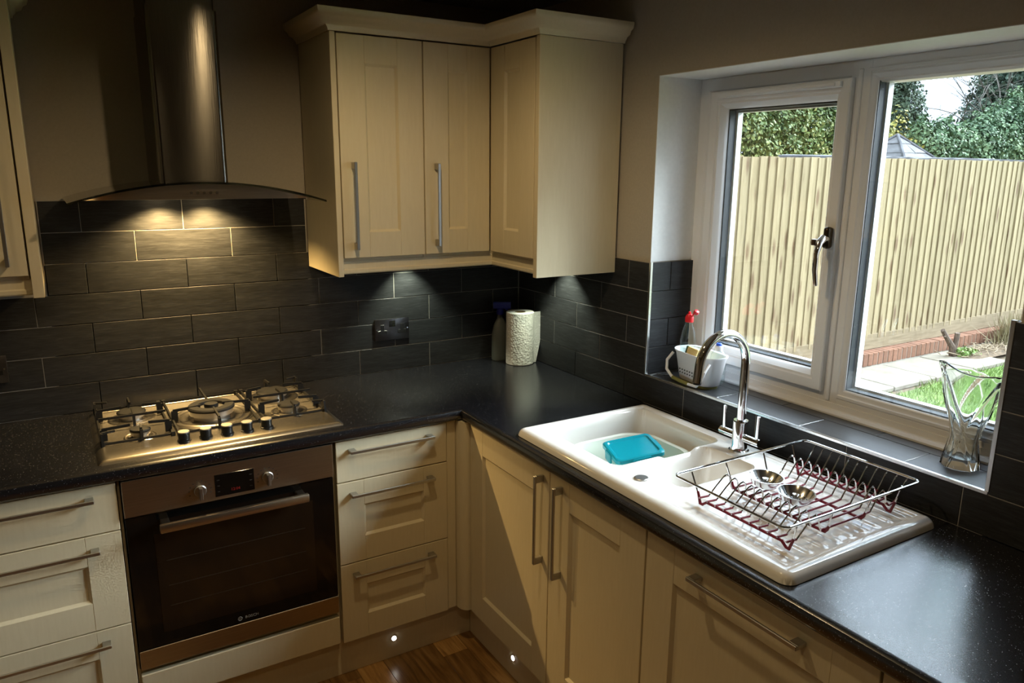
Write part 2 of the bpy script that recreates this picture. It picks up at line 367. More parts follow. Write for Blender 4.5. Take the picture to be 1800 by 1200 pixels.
# ---- tiles
H, TW, XO, YO, Z0 = .0993, .304526, -1.6527, -.28052, .91
g = .0022
tile_me = {}
def tile_mesh(key, mat):
    if (key, mat) not in tile_me:
        a, b_, c = key; b = B(); box(b, -a/2, a/2, -b_/2, b_/2, -c/2, c/2, .0009)
        me = D.meshes.new('tile'); b.to_mesh(me); b.free(); me.materials.append(M[mat]); tile_me[(key, mat)] = me
    return tile_me[(key, mat)]
def tile(par, c, s, mat='slate_b'):
    o = put('tile', tile_mesh(tuple(round(q, 4) for q in s), mat), par); o.location = c
def tile_row(par, face, row, u0, u1, z_top=None, z_bot=None):
    z1 = Z0+(8-row)*H if z_top is None else z_top; z0 = Z0+(7-row)*H if z_bot is None else z_bot
    z0, z1 = z0+g/2, z1-g/2
    off = (0 if row % 2 else .5)*TW
    org = XO if face == 'B' else -YO
    if face == 'R': off = (.5 if row % 2 else 0)*TW
    k = math.floor((u0-org-off)/TW); a = org+off+k*TW
    while a < u1-1e-6:
        p, q = max(a, u0)+g/2, min(a+TW, u1)-g/2
        if q-p > .006:
            if face == 'B': tile(par, ((p+q)/2, .0045, (z0+z1)/2), (q-p, .009, z1-z0))
            else: tile(par, (.0045, -(p+q)/2, (z0+z1)/2), (.009, q-p, z1-z0))
        a += TW
for r in range(1, 8): tile_row(wall_back, 'B', r, -1.766 if r < 4 else -2.6, -.930 if r < 3 else -.0015)
for r in range(3, 8): tile_row(wall_right, 'R', r, .0015, .8445 if r < 7 else .86)
tile_row(wall_right, 'R', 7, .86, 2.004) if False else None
# row under the sill is continuous
for o in [q for q in D.objects if q.name.startswith('tile') and q.parent == wall_right and abs(q.location.z-(Z0+H/2)) < .01]: D.objects.remove(o)
tile_row(wall_right, 'R', 7, .0015, 2.78)
for r in range(3, 7): tile_row(wall_right, 'R', r, 2.010, 2.78)
bm = B(); box(bm, -2.6, 0, .0015, WY, .88, Z0+5*H-.003); box(bm, -1.768, -.93, .0015, WY, .88, Z0+7*H); finish('grout', bm, M['grout'], wall_back, smooth=False)
bm = B(); box(bm, .0015, WX, -.843, 0, .88, Z0+5*H-.001); box(bm, .0015, WX, -2.78, 0, .88, Z0+H-.001); box(bm, .0015, WX, -2.78, -2.011, .88, Z0+5*H-.001); finish('grout', bm, M['grout'], wall_right, smooth=False)
# reveal tiles (side facing the camera) and sill tiles
bm = B(); box(bm, .002, .2, -.8435, -.838, 1.012, 1.4065); box(bm, .002, .2, -2.018, -2.0105, 1.012, 1.4065); box(bm, .002, .24, -2.012, -.842, 1.003, 1.0115)
finish('grout', bm, M['grout'], wall_right, smooth=False)
for i, r in enumerate((6, 5, 4, 3)):
    z0 = Z0+(7-r)*H+g/2; z1 = z0+H-g
    if r == 6: z0 = 1.0155
    if r == 3: z1 = 1.4065
    cuts = (.003, .0935, .2) if r % 2 else (.003, .2)
    for a, b_ in zip(cuts, cuts[1:]):
        tile(wall_right, ((a+b_)/2, -.8475, (z0+z1)/2), (b_-a-g, .009, z1-z0))
        tile(wall_right, ((a+b_)/2, -2.0065, (z0+z1)/2), (b_-a-g, .009, z1-z0))
for x0, x1, js in ((.008, .124, (-.852, -.868, -1.180, -1.492, -1.804, -2.002)), (.124, .222, (-.852, -1.028, -1.339, -1.651, -1.963, -2.002))):
    for a, b_ in zip(js, js[1:]):
        tile(wall_right, ((x0+x1)/2, (a+b_)/2, 1.0115), (x1-x0-g, abs(b_-a)-g, .007), 'slate_s')
# chrome edge trims
bm = B(); box(bm, -.0015, .009, -.853, -.8445, 1.010, 1.410, .0008); finish('trim_1', bm, M['trim'], kind='structure')
bm = B(); box(bm, -.0015, .009, -2.0095, -.8445, 1.0085, 1.0165, .0008); finish('trim_2', bm, M['trim'], kind='structure')
bm = B(); box(bm, -.0015, .0095, -2.0115, -2.0015, 1.0165, 1.410, .0008); finish('trim_3', bm, M['trim'], kind='structure')

# ------------------------------------------------------------------ window
win = tag(D.objects.new('window_1', None), kind='structure'); COL.objects.link(win); win.location = (.23, -1.43, 1.0)
def ring(bm, prof, y0, y1, z0, z1):
    """y0 > y1; prof = list of (inset, x), closed profile"""
    cs = []
    for t_, x_ in prof + [prof[0]]: cs.append([(x_, y0-t_, z0+t_), (x_, y1+t_, z0+t_), (x_, y1+t_, z1-t_), (x_, y0-t_, z1-t_)])
    rows = [[bm.verts.new(p) for p in L] for L in cs[:-1]]; rows.append(rows[0])
    for a, b_ in zip(rows, rows[1:]):
        for i in range(4):
            j = (i+1) % 4; bm.faces.new((a[i], a[j], b_[j], b_[i]))
bm = B()
ring(bm, [(0, .2), (.004, .196), (.040, .196), (.044, .199), (.052, .206), (.056, .206), (.062, .214), (.062, .27), (0, .27)], OY0, -2.014, 1.020, 2.015)
finish('frame', bm, M['upvc'], win)
bm = B(); box(bm, .1955, .27, -1.474, -1.412, 1.025, 2.01, .001); box(bm, .190, .2, -1.449, -1.437, 1.05, 1.99, .002); finish('mullion', bm, M['upvc'], win)
bm = B()   # sill bead below the frame
prism(bm, [(.2, 1.015), (.172, 1.015), (.172, 1.020), (.178, 1.027), (.190, 1.030), (.192, 1.045), (.2, 1.045)], 'y', -2.0, -.853); finish('sill_bead', bm, M['upvc'], win)
sash = None
bm = B()
SP = [(0, .180), (.003, .177), (.030, .177), (.034, .181), (.040, .182), (.044, .187), (.052, .196), (.056, .206), (.056, .26), (0, .26)]
ring(bm, SP, -.906, -1.426, 1.075, 1.968)
sash = finish('opening_sash', bm, M['upvc'], win)
bm = B(); box(bm, .166, .18, -1.40, -.945, 1.945, 1.962, .003, 2); box(bm, .160, .17, -1.385, -.99, 1.948, 1.958, .002); finish('trickle_vent', bm, M['upvc'], sash)
def glazing(par, y0, y1, z0, z1):
    bm = B(); box(bm, .207, .2085, y1, y0, z0, z1); box(bm, .2365, .238, y1, y0, z0, z1); finish('pane', bm, M['pane'], par, smooth=False)
    bm = B(); ring(bm, [(-.006, .2095), (.004, .2095), (.004, .2355), (-.006, .2355)], y0, y1, z0, z1); finish('spacer_bar', bm, M['gasket'], par, smooth=False)
    bm = B(); ring(bm, [(-.004, .240), (.010, .240), (.010, .262), (-.004, .262)], y0, y1, z0, z1); finish('outer_rebate', bm, M['upvc'], par, smooth=False)
glazing(sash, -.962, -1.370, 1.131, 1.912)
bm = B()
ring(bm, [(0, .2), (.002, .194), (.010, .194), (.014, .198), (.022, .200), (.028, .206), (.028, .25), (0, .25)], -1.462, -1.968, 1.062, 1.992)
bead = finish('fixed_glazing_bead', bm, M['upvc'], win)
glazing(bead, -1.488, -1.942, 1.090, 1.966)
# window handle
bm = B(); box(bm, .152, .178, -1.420, -1.400, 1.500, 1.562, .008, 3)
hb = finish('handle_base', bm, plain('dark_bronze', (.06, .045, .03), .3, 1), sash)
bm = B(); tube(bm, [(.160, -1.411, 1.528), (.144, -1.411, 1.530), (.128, -1.411, 1.518), (.119, -1.411, 1.488), (.120, -1.411, 1.440), (.130, -1.411, 1.396)], [.009, .0105, .0105, .0085, .0075, .0065], 12)
finish('handle', bm, M['chrome'], sash)
bm = B(); lathe(bm, [(.002, -.010), (.009, -.008), (.010, 0), (.009, .008), (.002, .010)], (.118, -1.402, 1.520), 14); finish('handle_button', bm, plain('bronze_button', (.25, .19, .14), .25, 1), sash)

# ------------------------------------------------------------------ worktop
bm = B(); zt, zb = .91, .872
def wpoly():
    # outline with a rounded nose on the two front edges: swept profile pieces
    pass
nose = [(0, zb), (.008, zb), (.013, zb+.004), (.0155, zb+.010), (.0155, zt-.012), (.013, zt-.005), (.008, zt-.0015), (0, zt)]
sx0, sx1, sy0, sy1 = -.545, -.065, -.925, -1.915
F0 = .5845
xs = [-2.28, -F0, sx0, sx1, -.0005]; ys = [-2.78, sy1, sy0, -F0, -.0005]
for i in range(4):
    for j in range(4):
        if i == 0 and j < 3: continue
        if i == 2 and j == 1: continue
        x0, x1, y0, y1 = xs[i], xs[i+1], ys[j], ys[j+1]
        a = [bm.verts.new(p) for p in ((x0, y0, zt), (x1, y0, zt), (x1, y1, zt), (x0, y1, zt))]; bm.faces.new(a)
        b_ = [bm.verts.new(p) for p in ((x0, y0, zb), (x0, y1, zb), (x1, y1, zb), (x1, y0, zb))]; bm.faces.new(b_)
bmesh.ops.remove_doubles(bm, verts=bm.verts, dist=1e-5)
def wall_q(p, q): bm.faces.new([bm.verts.new(v) for v in ((*p, zb), (*q, zb), (*q, zt), (*p, zt))])
for p, q in (((sx0, sy0), (sx0, sy1)), ((sx0, sy1), (sx1, sy1)), ((sx1, sy1), (sx1, sy0)), ((sx1, sy0), (sx0, sy0)), ((-2.28, -F0), (-2.28, 0)), ((-F0, -2.78), (0, -2.78)), ((-2.28, 0), (0, 0)), ((0, 0), (0, -2.78))): wall_q(p, q)
loft(bm, [[(-2.28, -F0-d, z) for d, z in nose], [(-F0-d, -F0-d, z) for d, z in nose], [(-F0-d, -2.78, z) for d, z in nose]], True, True, closed=False) if False else None
rows = [[(-2.28, -F0-d, z) for d, z in nose], [(-F0-d, -F0-d, z) for d, z in nose], [(-F0-d, -2.78, z) for d, z in nose]]
rr = [[bm.verts.new(p) for p in L] for L in rows]
for a, b_ in zip(rr, rr[1:]):
    for i in range(len(nose)-1): bm.faces.new((a[i], a[i+1], b_[i+1], b_[i]))
bmesh.ops.remove_doubles(bm, verts=bm.verts, dist=1e-5)
bmesh.ops.recalc_face_normals(bm, faces=bm.faces)
finish('worktop', bm, M['worktop'], label='black speckled laminate L-shaped worktop running under the window and hob', cat='worktop')

# ------------------------------------------------------------------ cabinet builders
def front(parent, face, u0, u1, z0, z1, d, name='door', stile=.078, rail=None, flat=False, th=.020):
    """shaker front: stiles, rails and a recessed panel in one mesh"""
    rail = rail or stile
    bm = B(); gp = .0018
    u0, u1 = min(u0, u1)+gp, max(u0, u1)-gp; z0 += gp; z1 -= gp
    if flat:
        fbox(bm, face, u0, u1, z0, z1, d-th, d, .002)
    else:
        bv = .0011
        fbox(bm, face, u0, u0+stile, z0, z1, d-th, d, bv); fbox(bm, face, u1-stile, u1, z0, z1, d-th, d, bv)
        fbox(bm, face, u0+stile, u1-stile, z1-rail, z1, d-th, d-.0003, bv); fbox(bm, face, u0+stile, u1-stile, z0, z0+rail, d-th, d-.0003, bv)
        fbox(bm, face, u0+stile-.002, u1-stile+.002, z0+rail-.002, z1-rail+.002, d-th, d-.0085)
        # chamfer strips round the panel
        c = .007
        def strip(pa, pb, pc, pd):
            P = lambda q: ((q[0], -q[2], q[1]) if face == 'B' else (-q[2], -q[0], q[1]))
            bm.faces.new([bm.verts.new(P(q)) for q in (pa, pb, pc, pd)])
        A = (u0+stile, z0+rail); C = (u1-stile, z1-rail); lo, hi = d-.0084, d-.0012
        strip((A[0], A[1], hi), (C[0], A[1], hi), (C[0]-c, A[1]+c, lo), (A[0]+c, A[1]+c, lo))
        strip((A[0], C[1], hi), (C[0], C[1], hi), (C[0]-c, C[1]-c, lo), (A[0]+c, C[1]-c, lo))
        strip((A[0], A[1], hi), (A[0], C[1], hi), (A[0]+c, C[1]-c, lo), (A[0]+c, A[1]+c, lo))
        strip((C[0], A[1], hi), (C[0], C[1], hi), (C[0]-c, C[1]-c, lo), (C[0]-c, A[1]+c, lo))
    return finish(name, bm, M['cream'], parent)
def bar_handle(parent, face, a, b, d, w=.010):
    """a, b = (u, z) end points; flat bar with two foot blocks"""
    bm = B(); (ua, za), (ub, zb_) = a, b
    if abs(ua-ub) > abs(za-zb_):
        fbox(bm, face, ua, ub, za-w/2, za+w/2, d+.026, d+.032, .0012)
        for s in (min(ua, ub), max(ua, ub)-.022): fbox(bm, face, s, s+.022, za-w/2, za+w/2, d, d+.027, .0012)
    else:
        fbox(bm, face, ua-w/2, ua+w/2, za, zb_, d+.026, d+.032, .0012)
        for s in (min(za, zb_), max(za, zb_)-.022): fbox(bm, face, ua-w/2, ua+w/2, s, s+.022, d, d+.027, .0012)
    return finish('handle', bm, M['nickel'], parent)
FD = .580     # base front face distance from the wall
def carcass(parent, face, u0, u1, z0, z1, d0, d1, name='body'):
    bm = B(); fbox(bm, face, u0+.001, u1-.001, z0, z1, d0, d1); return finish(name, bm, M['cream'], parent, smooth=False)
ZD = [(.723, .868), (.434, .723), (.146, .434)]
def drawer_unit(u0, u1, hx0, hx1, label, name='drawer_cabinet'):
    t_ = thing(name, ((u0+u1)/2, -.3, .15), label, 'cabinet', 'three-drawer base cabinets')
    carcass(t_, 'B', u0, u1, .15, .868, .03, FD-.022)
    for i, (z0, z1) in enumerate(ZD):
        dr = front(t_, 'B', u0, u1, z0, z1, FD, 'drawer', .089, .087 if i else .05, flat=(i == 0))
        hz = (.831, .681, .393)[i]
        bar_handle(dr, 'B', (hx0, hz), (hx1, hz), FD)
    return t_
drawer_unit(-1.042, -.646, -1.000, -.704, 'narrow cream three-drawer base cabinet between the oven and the inner corner')
drawer_unit(-2.262, -1.660, -2.20, -1.718, 'wide cream three-drawer base cabinet left of the oven')
# oven housing
t_ = thing('oven_housing', (-1.351, -.3, .15), 'cream base housing with a plain panel below the built-in oven', 'cabinet')
bm = B()
fbox(bm, 'B', -1.6585, -1.652, .15, .868, .03, FD-.022); fbox(bm, 'B', -1.050, -1.0435, .15, .868, .03, FD-.022); fbox(bm, 'B', -1.652, -1.05, .15, .262, .03, FD-.022)
finish('body', bm, M['cream'], t_, smooth=False)
front(t_, 'B', -1.653, -1.049, .150, .254, FD, 'front_panel', flat=True)
# inner corner posts
t_ = thing('corner_post', (-.60, -.60, .15), 'plain cream vertical filler post in the inner corner of the base units', 'corner post')
bm = B(); box(bm, -.645, -.612, -.576, -.50, .150, .868, .0015); finish('post_panel', bm, M['cream'], t_)
bm = B()
prism(bm, [(-.6105, -.50), (-.6105, -.580)] + [(-.6105+.0305*(1-math.cos(a*PI/16)), -.580-.0425*math.sin(a*PI/16)-.0) for a in range(1, 9)] + [(-.50, -.6225)], 'z', .150, .868)
finish('curved_panel', bm, M['cream'], t_, ang=.9)
# sink cabinet
t_ = thing('sink_cabinet', (-.3, -1.09, .15), 'cream two-door base cabinet under the sink with a pair of upright handles', 'cabinet')
bm = B(); fbox(bm, 'R', .66, .675, .15, .868, .03, FD-.022); fbox(bm, 'R', 1.515, 1.53, .15, .868, .03, FD-.022); fbox(bm, 'R', .66, 1.53, .15, .168, .03, FD-.022); fbox(bm, 'R', .66, 1.53, .80, .868, FD-.04, FD-.022)
finish('body', bm, M['cream'], t_, smooth=False)
d1 = front(t_, 'R', .628, 1.1145, .150, .868, FD, 'door', .083, .092); bar_handle(d1, 'R', (1.079, .560), (1.079, .843), FD)
d2 = front(t_, 'R', 1.1145, 1.5325, .150, .868, FD, 'door', .096, .092); bar_handle(d2, 'R', (1.176, .556), (1.176, .841), FD)
# integrated appliance
t_ = thing('integrated_appliance', (-.3, -1.84, .15), 'built-in appliance behind a wide cream panel with one long horizontal handle below the drainer', 'appliance')
bm = B(); fbox(bm, 'R', 1.545, 2.14, .15, .85, .03, FD-.022); finish('body', bm, M['steel_v'], t_, smooth=False)
d3 = front(t_, 'R', 1.5345, 2.150, .150, .868, FD, 'door', .095, .097); bar_handle(d3, 'R', (1.700, .826), (1.998, .826), FD)
t_ = thing('end_cabinet', (-.3, -2.45, .15), 'cream base cabinet at the near end of the sink run', 'cabinet')
carcass(t_, 'R', 2.153, 2.76, .15, .868, .03, FD-.022); d4 = front(t_, 'R', 2.152, 2.762, .150, .868, FD, 'door', .09, .09); bar_handle(d4, 'R', (2.20, .556), (2.20, .841), FD)
# plinths and plinth lights
bm = B(); box(bm, -2.262, -.5355, -.536, -.520, .0, .149, .001); finish('plinth', bm, M['cream'], label='cream plinth board under the hob-side base cabinets', cat='plinth')
bm = B(); box(bm, -.536, -.520, -2.76, -.537, .0, .149, .001); finish('plinth', bm, M['cream'], label='cream plinth board under the sink-side base cabinets', cat='plinth')
def plinth_light(c, face, label):
    t_ = thing('plinth_light', c, label, 'light', 'small round plinth lights')
    for nm, r, mt, o0, o1 in (('bezel', .011, 'trim', 0, .002), ('lens', .0085, 'lamp', .002, .0035)):
        bm = B(); pr = []
        for o_ in (o0, o1):
            pr.append([((c[0]+r*math.cos(a), c[1]-o_, c[2]+r*math.sin(a)) if face == 'B' else (c[0]-o_, c[1]+r*math.cos(a), c[2]+r*math.sin(a))) for a in [2*PI*k/20 for k in range(20)]])
        loft(bm, pr); finish(nm, bm, M[mt], t_)
plinth_light((-.844, -.536, .075), 'B', 'small glowing round light in the plinth under the narrow drawer cabinet')
plinth_light((-.536, -.853, .077), 'R', 'small glowing round light in the plinth under the left sink door')

# ------------------------------------------------------------------ wall cabinets
UD = .340
ZU0, ZU1 = 1.4145, 2.132
t_ = thing('wall_cabinet', (-.76, -.16, 1.41), 'cream single-door wall cabinet right of the cooker hood', 'cabinet', 'cream wall cabinets')
carcass(t_, 'B', -.905, -.6035, 1.405, 2.132, 0.0005, UD-.022)
bm = B(); box(bm, -.924, -.9055, -UD, -.0005, 1.354, 2.134, .0012); finish('end_panel', bm, M['cream'], t_)
d = front(t_, 'B', -.9035, -.6035, ZU0, ZU1, UD, 'door', .091, .086); bar_handle(d, 'B', (-.862, 1.446), (-.862, 1.733), UD)
t_ = thing('corner_wall_cabinet', (-.3, -.3, 1.41), 'L-shaped cream corner wall cabinet with a folding two-leaf door beside the window', 'cabinet', 'cream wall cabinets')
bm = B(); box(bm, -.602, -.0005, -UD+.022, -.0005, 1.405, 2.132); box(bm, -UD+.022, -.0005, -.637, -UD+.022, 1.405, 2.132); finish('body', bm, M['cream'], t_, smooth=False)
d = front(t_, 'B', -.6025, -.3405, ZU0, ZU1, UD, 'door', .092, .086); bar_handle(d, 'B', (-.560, 1.446), (-.560, 1.732), UD)
front(t_, 'R', .3425, .633, ZU0, ZU1, UD, 'door', .094, .086)
bm = B(); box(bm, -UD-.001, -.0005, -.6605, -.6385, 1.353, 2.134, .0012); finish('end_panel', bm, M['cream'], t_)
t_ = thing('wall_cabinet', (-2.06, -.16, 1.41), 'cream wall cabinet left of the cooker hood, cut by the picture edge', 'cabinet', 'cream wall cabinets')
carcass(t_, 'B', -2.36, -1.801, 1.405, 2.132, 0.0005, UD-.022)
bm = B(); box(bm, -1.7995, -1.772, -UD, -.0005, 1.353, 2.134, .0012); finish('end_panel', bm, M['cream'], t_)
d = front(t_, 'B', -2.36, -1.8025, ZU0, ZU1, UD, 'door', .086, .086); bar_handle(d, 'B', (-1.848, 1.446), (-1.848, 1.733), UD)
# pelmets
def pelmet(pts, label, ends=None):
    """L profile swept along plan points pts (outside face line)"""
    prof = [(0, 1.404), (0, 1.378), (.004, 1.374), (.004, 1.364), (.001, 1.360), (-.018, 1.360), (-.018, 1.404)]
    bm = B(); loft(bm, [[(p[0]+n[0]*o_, p[1]+n[1]*o_, z) for o_, z in prof] for p, n in pts]); finish('light_pelmet', bm, M['cream'], label=label, cat='pelmet')
pelmet([((-.904, -.318), (0, -1)), ((-.318, -.318), (-1, -1)), ((-.318, -.637), (-1, 0))], 'cream light pelmet under the wall cabinets right of the hood')
pelmet([((-2.36, -.318), (0, -1)), ((-1.8, -.318), (0, -1))], 'cream light pelmet under the wall cabinet left of the hood')
# cornice
CP = [(0, 2.1345), (.006, 2.1345), (.008, 2.142), (.014, 2.148), (.016, 2.152), (.030, 2.158), (.036, 2.170), (.046, 2.176), (.050, 2.188), (.050, 2.196), (0, 2.196)]
def cornice(pts, label):
    bm = B(); loft(bm, [[(p[0]+n[0]*o_, p[1]+n[1]*o_, z) for o_, z in CP] for p, n in pts]); finish('cornice', bm, M['cream'], label=label, cat='cornice', ang=.9)
cornice([((-.924, -.0005), (-1, 0)), ((-.924, -.342), (-1, -1)), ((-.342, -.342), (-1, -1)), ((-.342, -.662), (-1, -1)), ((-.0005, -.662), (0, -1))], 'moulded cream cornice along the top of the wall cabinets beside the window')
cornice([((-2.36, -.342), (0, -1)), ((-1.772, -.342), (1, -1)), ((-1.772, -.0005), (1, 0))], 'moulded cream cornice on the wall cabinet left of the hood')
bm = B(); box(bm, -.93, -.0, -.34, -.001, 2.1345, 2.14); box(bm, -.34, -.0, -.65, -.34, 2.1345, 2.14)
bm.free()
# under-cabinet LED fittings
for c, lab in (((-.543, -.075, 1.398), 'round LED fitting under the corner wall cabinet above the socket'), ((-.075, -.375, 1.398), 'round LED fitting under the corner wall cabinet above the kitchen roll')):
    t_ = thing('cabinet_light', c, lab, 'light', 'LED lights under the wall cabinets')
    bm = B(); lathe(bm, [(.03, 0), (.03, .0068)], c, 20); finish('housing', bm, M['trim'], t_)

# ------------------------------------------------------------------ double sockets
def socket(cx, cz, label, side=1):
    t_ = thing('double_socket', (cx, 0, cz), label, 'socket', 'double wall sockets')
    bm = B(); box(bm, cx-.0735, cx+.0735, -.0065, -.0002, cz-.0435, cz+.0435, .0018, 2); finish('plate', bm, M['anthracite'], t_)
    for s in (-1, 1):
        x = cx+s*.042
        bm = B(); box(bm, x-.0075, x+.0075, -.0072, -.006, cz-.004, cz+.020, .0004); box(bm, x-.019, x+.019, -.0072, -.006, cz-.018, cz-.003, .0004); finish('outlet', bm, M['black_plastic'], t_)
        bm = B(); loft(bm, [[(cx+s*.065+.0028*math.cos(a), y, cz+.001+.0028*math.sin(a)) for a in [2*PI*k/12 for k in range(12)]] for y in (-.0064, -.0074)]); finish('screw', bm, M['chrome'], t_)
        bm = B(); prism(bm, [(-.0064, cz+.010), (-.0105, cz+.012), (-.0075, cz+.034), (-.0064, cz+.034)], 'x', cx+s*.007-.0062, cx+s*.007+.0062); finish('switch', bm, M['black_gloss'], t_)
socket(-.6015, 1.082, 'black nickel double socket on the tiles under the wall cabinets')
socket(-1.974, 1.086, 'dark double socket on the tiles at the left picture edge, only its end visible')

# ------------------------------------------------------------------ oven
ov = thing('built_in_oven', (-1.352, -.3, .27), 'stainless steel built-in oven with black glass door and long bar handle', 'oven')
ox0, ox1 = -1.6495, -1.0525
bm = B(); box(bm, ox0+.006, ox1-.006, -.556, -.03, .262, .866); finish('body', bm, M['dark'], ov, smooth=False)
bm = B(); box(bm, ox0, ox1, -.590, -.557, .757, .866, .0015); cp = finish('control_panel', bm, M['steel_h'], ov)
bm = B(); box(bm, -1.408, -1.296, -.5908, -.5898, .768, .836, .0003); dsp = finish('display', bm, M['black_gloss'], cp)
def text(name, s, size, loc, mat, parent, align='CENTER', ext=.0002):
    c = D.curves.new(name, 'FONT'); c.body = s; c.size = size; c.align_x = align; c.align_y = 'CENTER'; c.extrude = ext; c.resolution_u = 2
    me_o = D.objects.new(name, c); COL.objects.link(me_o); me_o.location = (0, 0, 0); me_o.rotation_euler = (PI/2, 0, 0)
    bpy.context.view_layer.update(); dg = bpy.context.evaluated_depsgraph_get()
    me = D.meshes.new_from_object(me_o.evaluated_get(dg)); me.transform(Matrix.Translation(loc) @ Matrix.Rotation(PI/2, 4, 'X'))
    D.objects.remove(me_o); me.materials.clear(); me.materials.append(mat); return put(name, me, parent)
text('clock_digits', '12:04', .012, (-1.351, -.5912, .783), M['digits'], cp)
for i in range(3):
    for s in (-1, 1):
        bm = B(); box(bm, -1.352+s*.046-.0035, -1.352+s*.046+.0035, -.5912, -.5906, .782+i*.018, .784+i*.018); finish('touch_mark', bm, M['print_dark'], cp)
def oven_knob(cx, cz, a):
    bm = B()
    R_ = [[(cx+r*math.cos(q), y, cz+r*math.sin(q)) for q in [2*PI*k/28 for k in range(28)]] for r, y in ((.0175, -.5898), (.0175, -.594), (.0155, -.5955))]
    loft(bm, R_); ca, sa = math.cos(a), math.sin(a)
    P = [(-.0045, -.020), (.0045, -.020), (.0045, .014), (-.0045, .014)]
    loft(bm, [[(cx+p*k*ca-q*sa, y, cz+p*k*sa+q*ca) for p, q in P] for k, y in ((1, -.594), (1, -.612), (.6, -.615))])
    k = finish('oven_knob', bm, M['nickel'], cp)
    bm = B()
    for j in range(10):
        q = PI/2+(j-4.5)*.42; x, z = cx+.030*math.cos(q), cz+.030*math.sin(q); box(bm, x-.0022, x+.0022, -.5904, -.5898, z-.0012, z+.0012)
    finish('dial_marks', bm, M['print_dark'], cp, smooth=False, kind='stuff')
oven_knob(-1.449, .797, 0); oven_knob(-1.257, .799, 0)
dr = B(); box(dr, ox0, ox1, -.582, -.557, .334, .752, .0015); od = finish('door', dr, M['black_gloss'], ov)
bm = B(); box(bm, -1.580, -1.122, -.5828, -.5815, .375, .690, .0003); finish('window', bm, M['oven_window'], od)
for zz in (.455, .52, .60):
    bm = B(); box(bm, -1.555, -1.150, -.5833, -.5827, zz, zz+.0022); 
    finish('shelf_rail', bm, plain('dim_rack', (.028, .018, .011), .4), od) if zz == .455 else finish('shelf_rail', bm, D.materials['dim_rack'], od)
bm = B(); box(bm, -1.568, -1.146, -.640, -.622, .711, .737, .004, 2)
for x in (-1.55, -1.164): box(bm, x-.012, x+.012, -.625, -.581, .716, .732, .002)
finish('handle', bm, M['steel_h'], od)
bm = B(); box(bm, ox0, ox1, -.584, -.557, .272, .3325, .0012); finish('lower_trim', bm, M['steel_h'], ov)
text('lettering', 'BOSCH', .0125, (-1.330, -.5822, .350), M['print'], od)
bm = B()
tube(bm, [(-1.3655+.0062*math.cos(a), -.5824, .350+.0062*math.sin(a)) for a in [2*PI*k/20 for k in range(20)]], .0007, 5, closed=True)
box(bm, -1.3690, -1.3675, -.5828, -.5820, .3465, .3535); box(bm, -1.3635, -1.362, -.5828, -.5820, .3465, .3535); box(bm, -1.368, -1.363, -.5828, -.5820, .3494, .3506)
finish('emblem', bm, M['print'], od)

# ------------------------------------------------------------------ gas hob
hob = thing('gas_hob', (-1.348, -.295, .91), 'five-burner stainless steel gas hob with black pan supports set in the worktop', 'hob')
hx0, hx1, hy0, hy1 = -1.698, -.998, -.556, -.040
hc = ((hx0+hx1)/2, (hy0+hy1)/2); hh = ((hx1-hx0)/2, (hy1-hy0)/2)
bm = B()
L0 = rrect(hc[0], hc[1], hh[0], hh[1], .012, .9103); L1 = rrect(hc[0], hc[1], hh[0]-.002, hh[1]-.002, .011, .9125); L2 = rrect(hc[0], hc[1], hh[0]-.010, hh[1]-.010, .010, .9195); L3 = rrect(hc[0], hc[1], hh[0]-.020, hh[1]-.018, .010, .9215)
cy2, hy2 = (-.425-.058)/2, (.425-.058)/2
L4 = rrect(hc[0], cy2, hh[0]-.026, hy2, .010, .9215); L5 = rrect(hc[0], cy2, hh[0]-.030, hy2-.004, .010, .9175)
loft(bm, [L0, L1, L2, L3, L4, L5]); pan = finish('pan', bm, M['steel_hob'], hob, ang=1.2)
bm = B()
text_marks = bm; box(bm, -1.60, -1.56, -.500, -.497, .9214, .9217); box(bm, -1.55, -1.53, -.500, -.497, .9214, .9217); finish('printed_mark', bm, M['print_dark'], hob, smooth=False, kind='stuff')
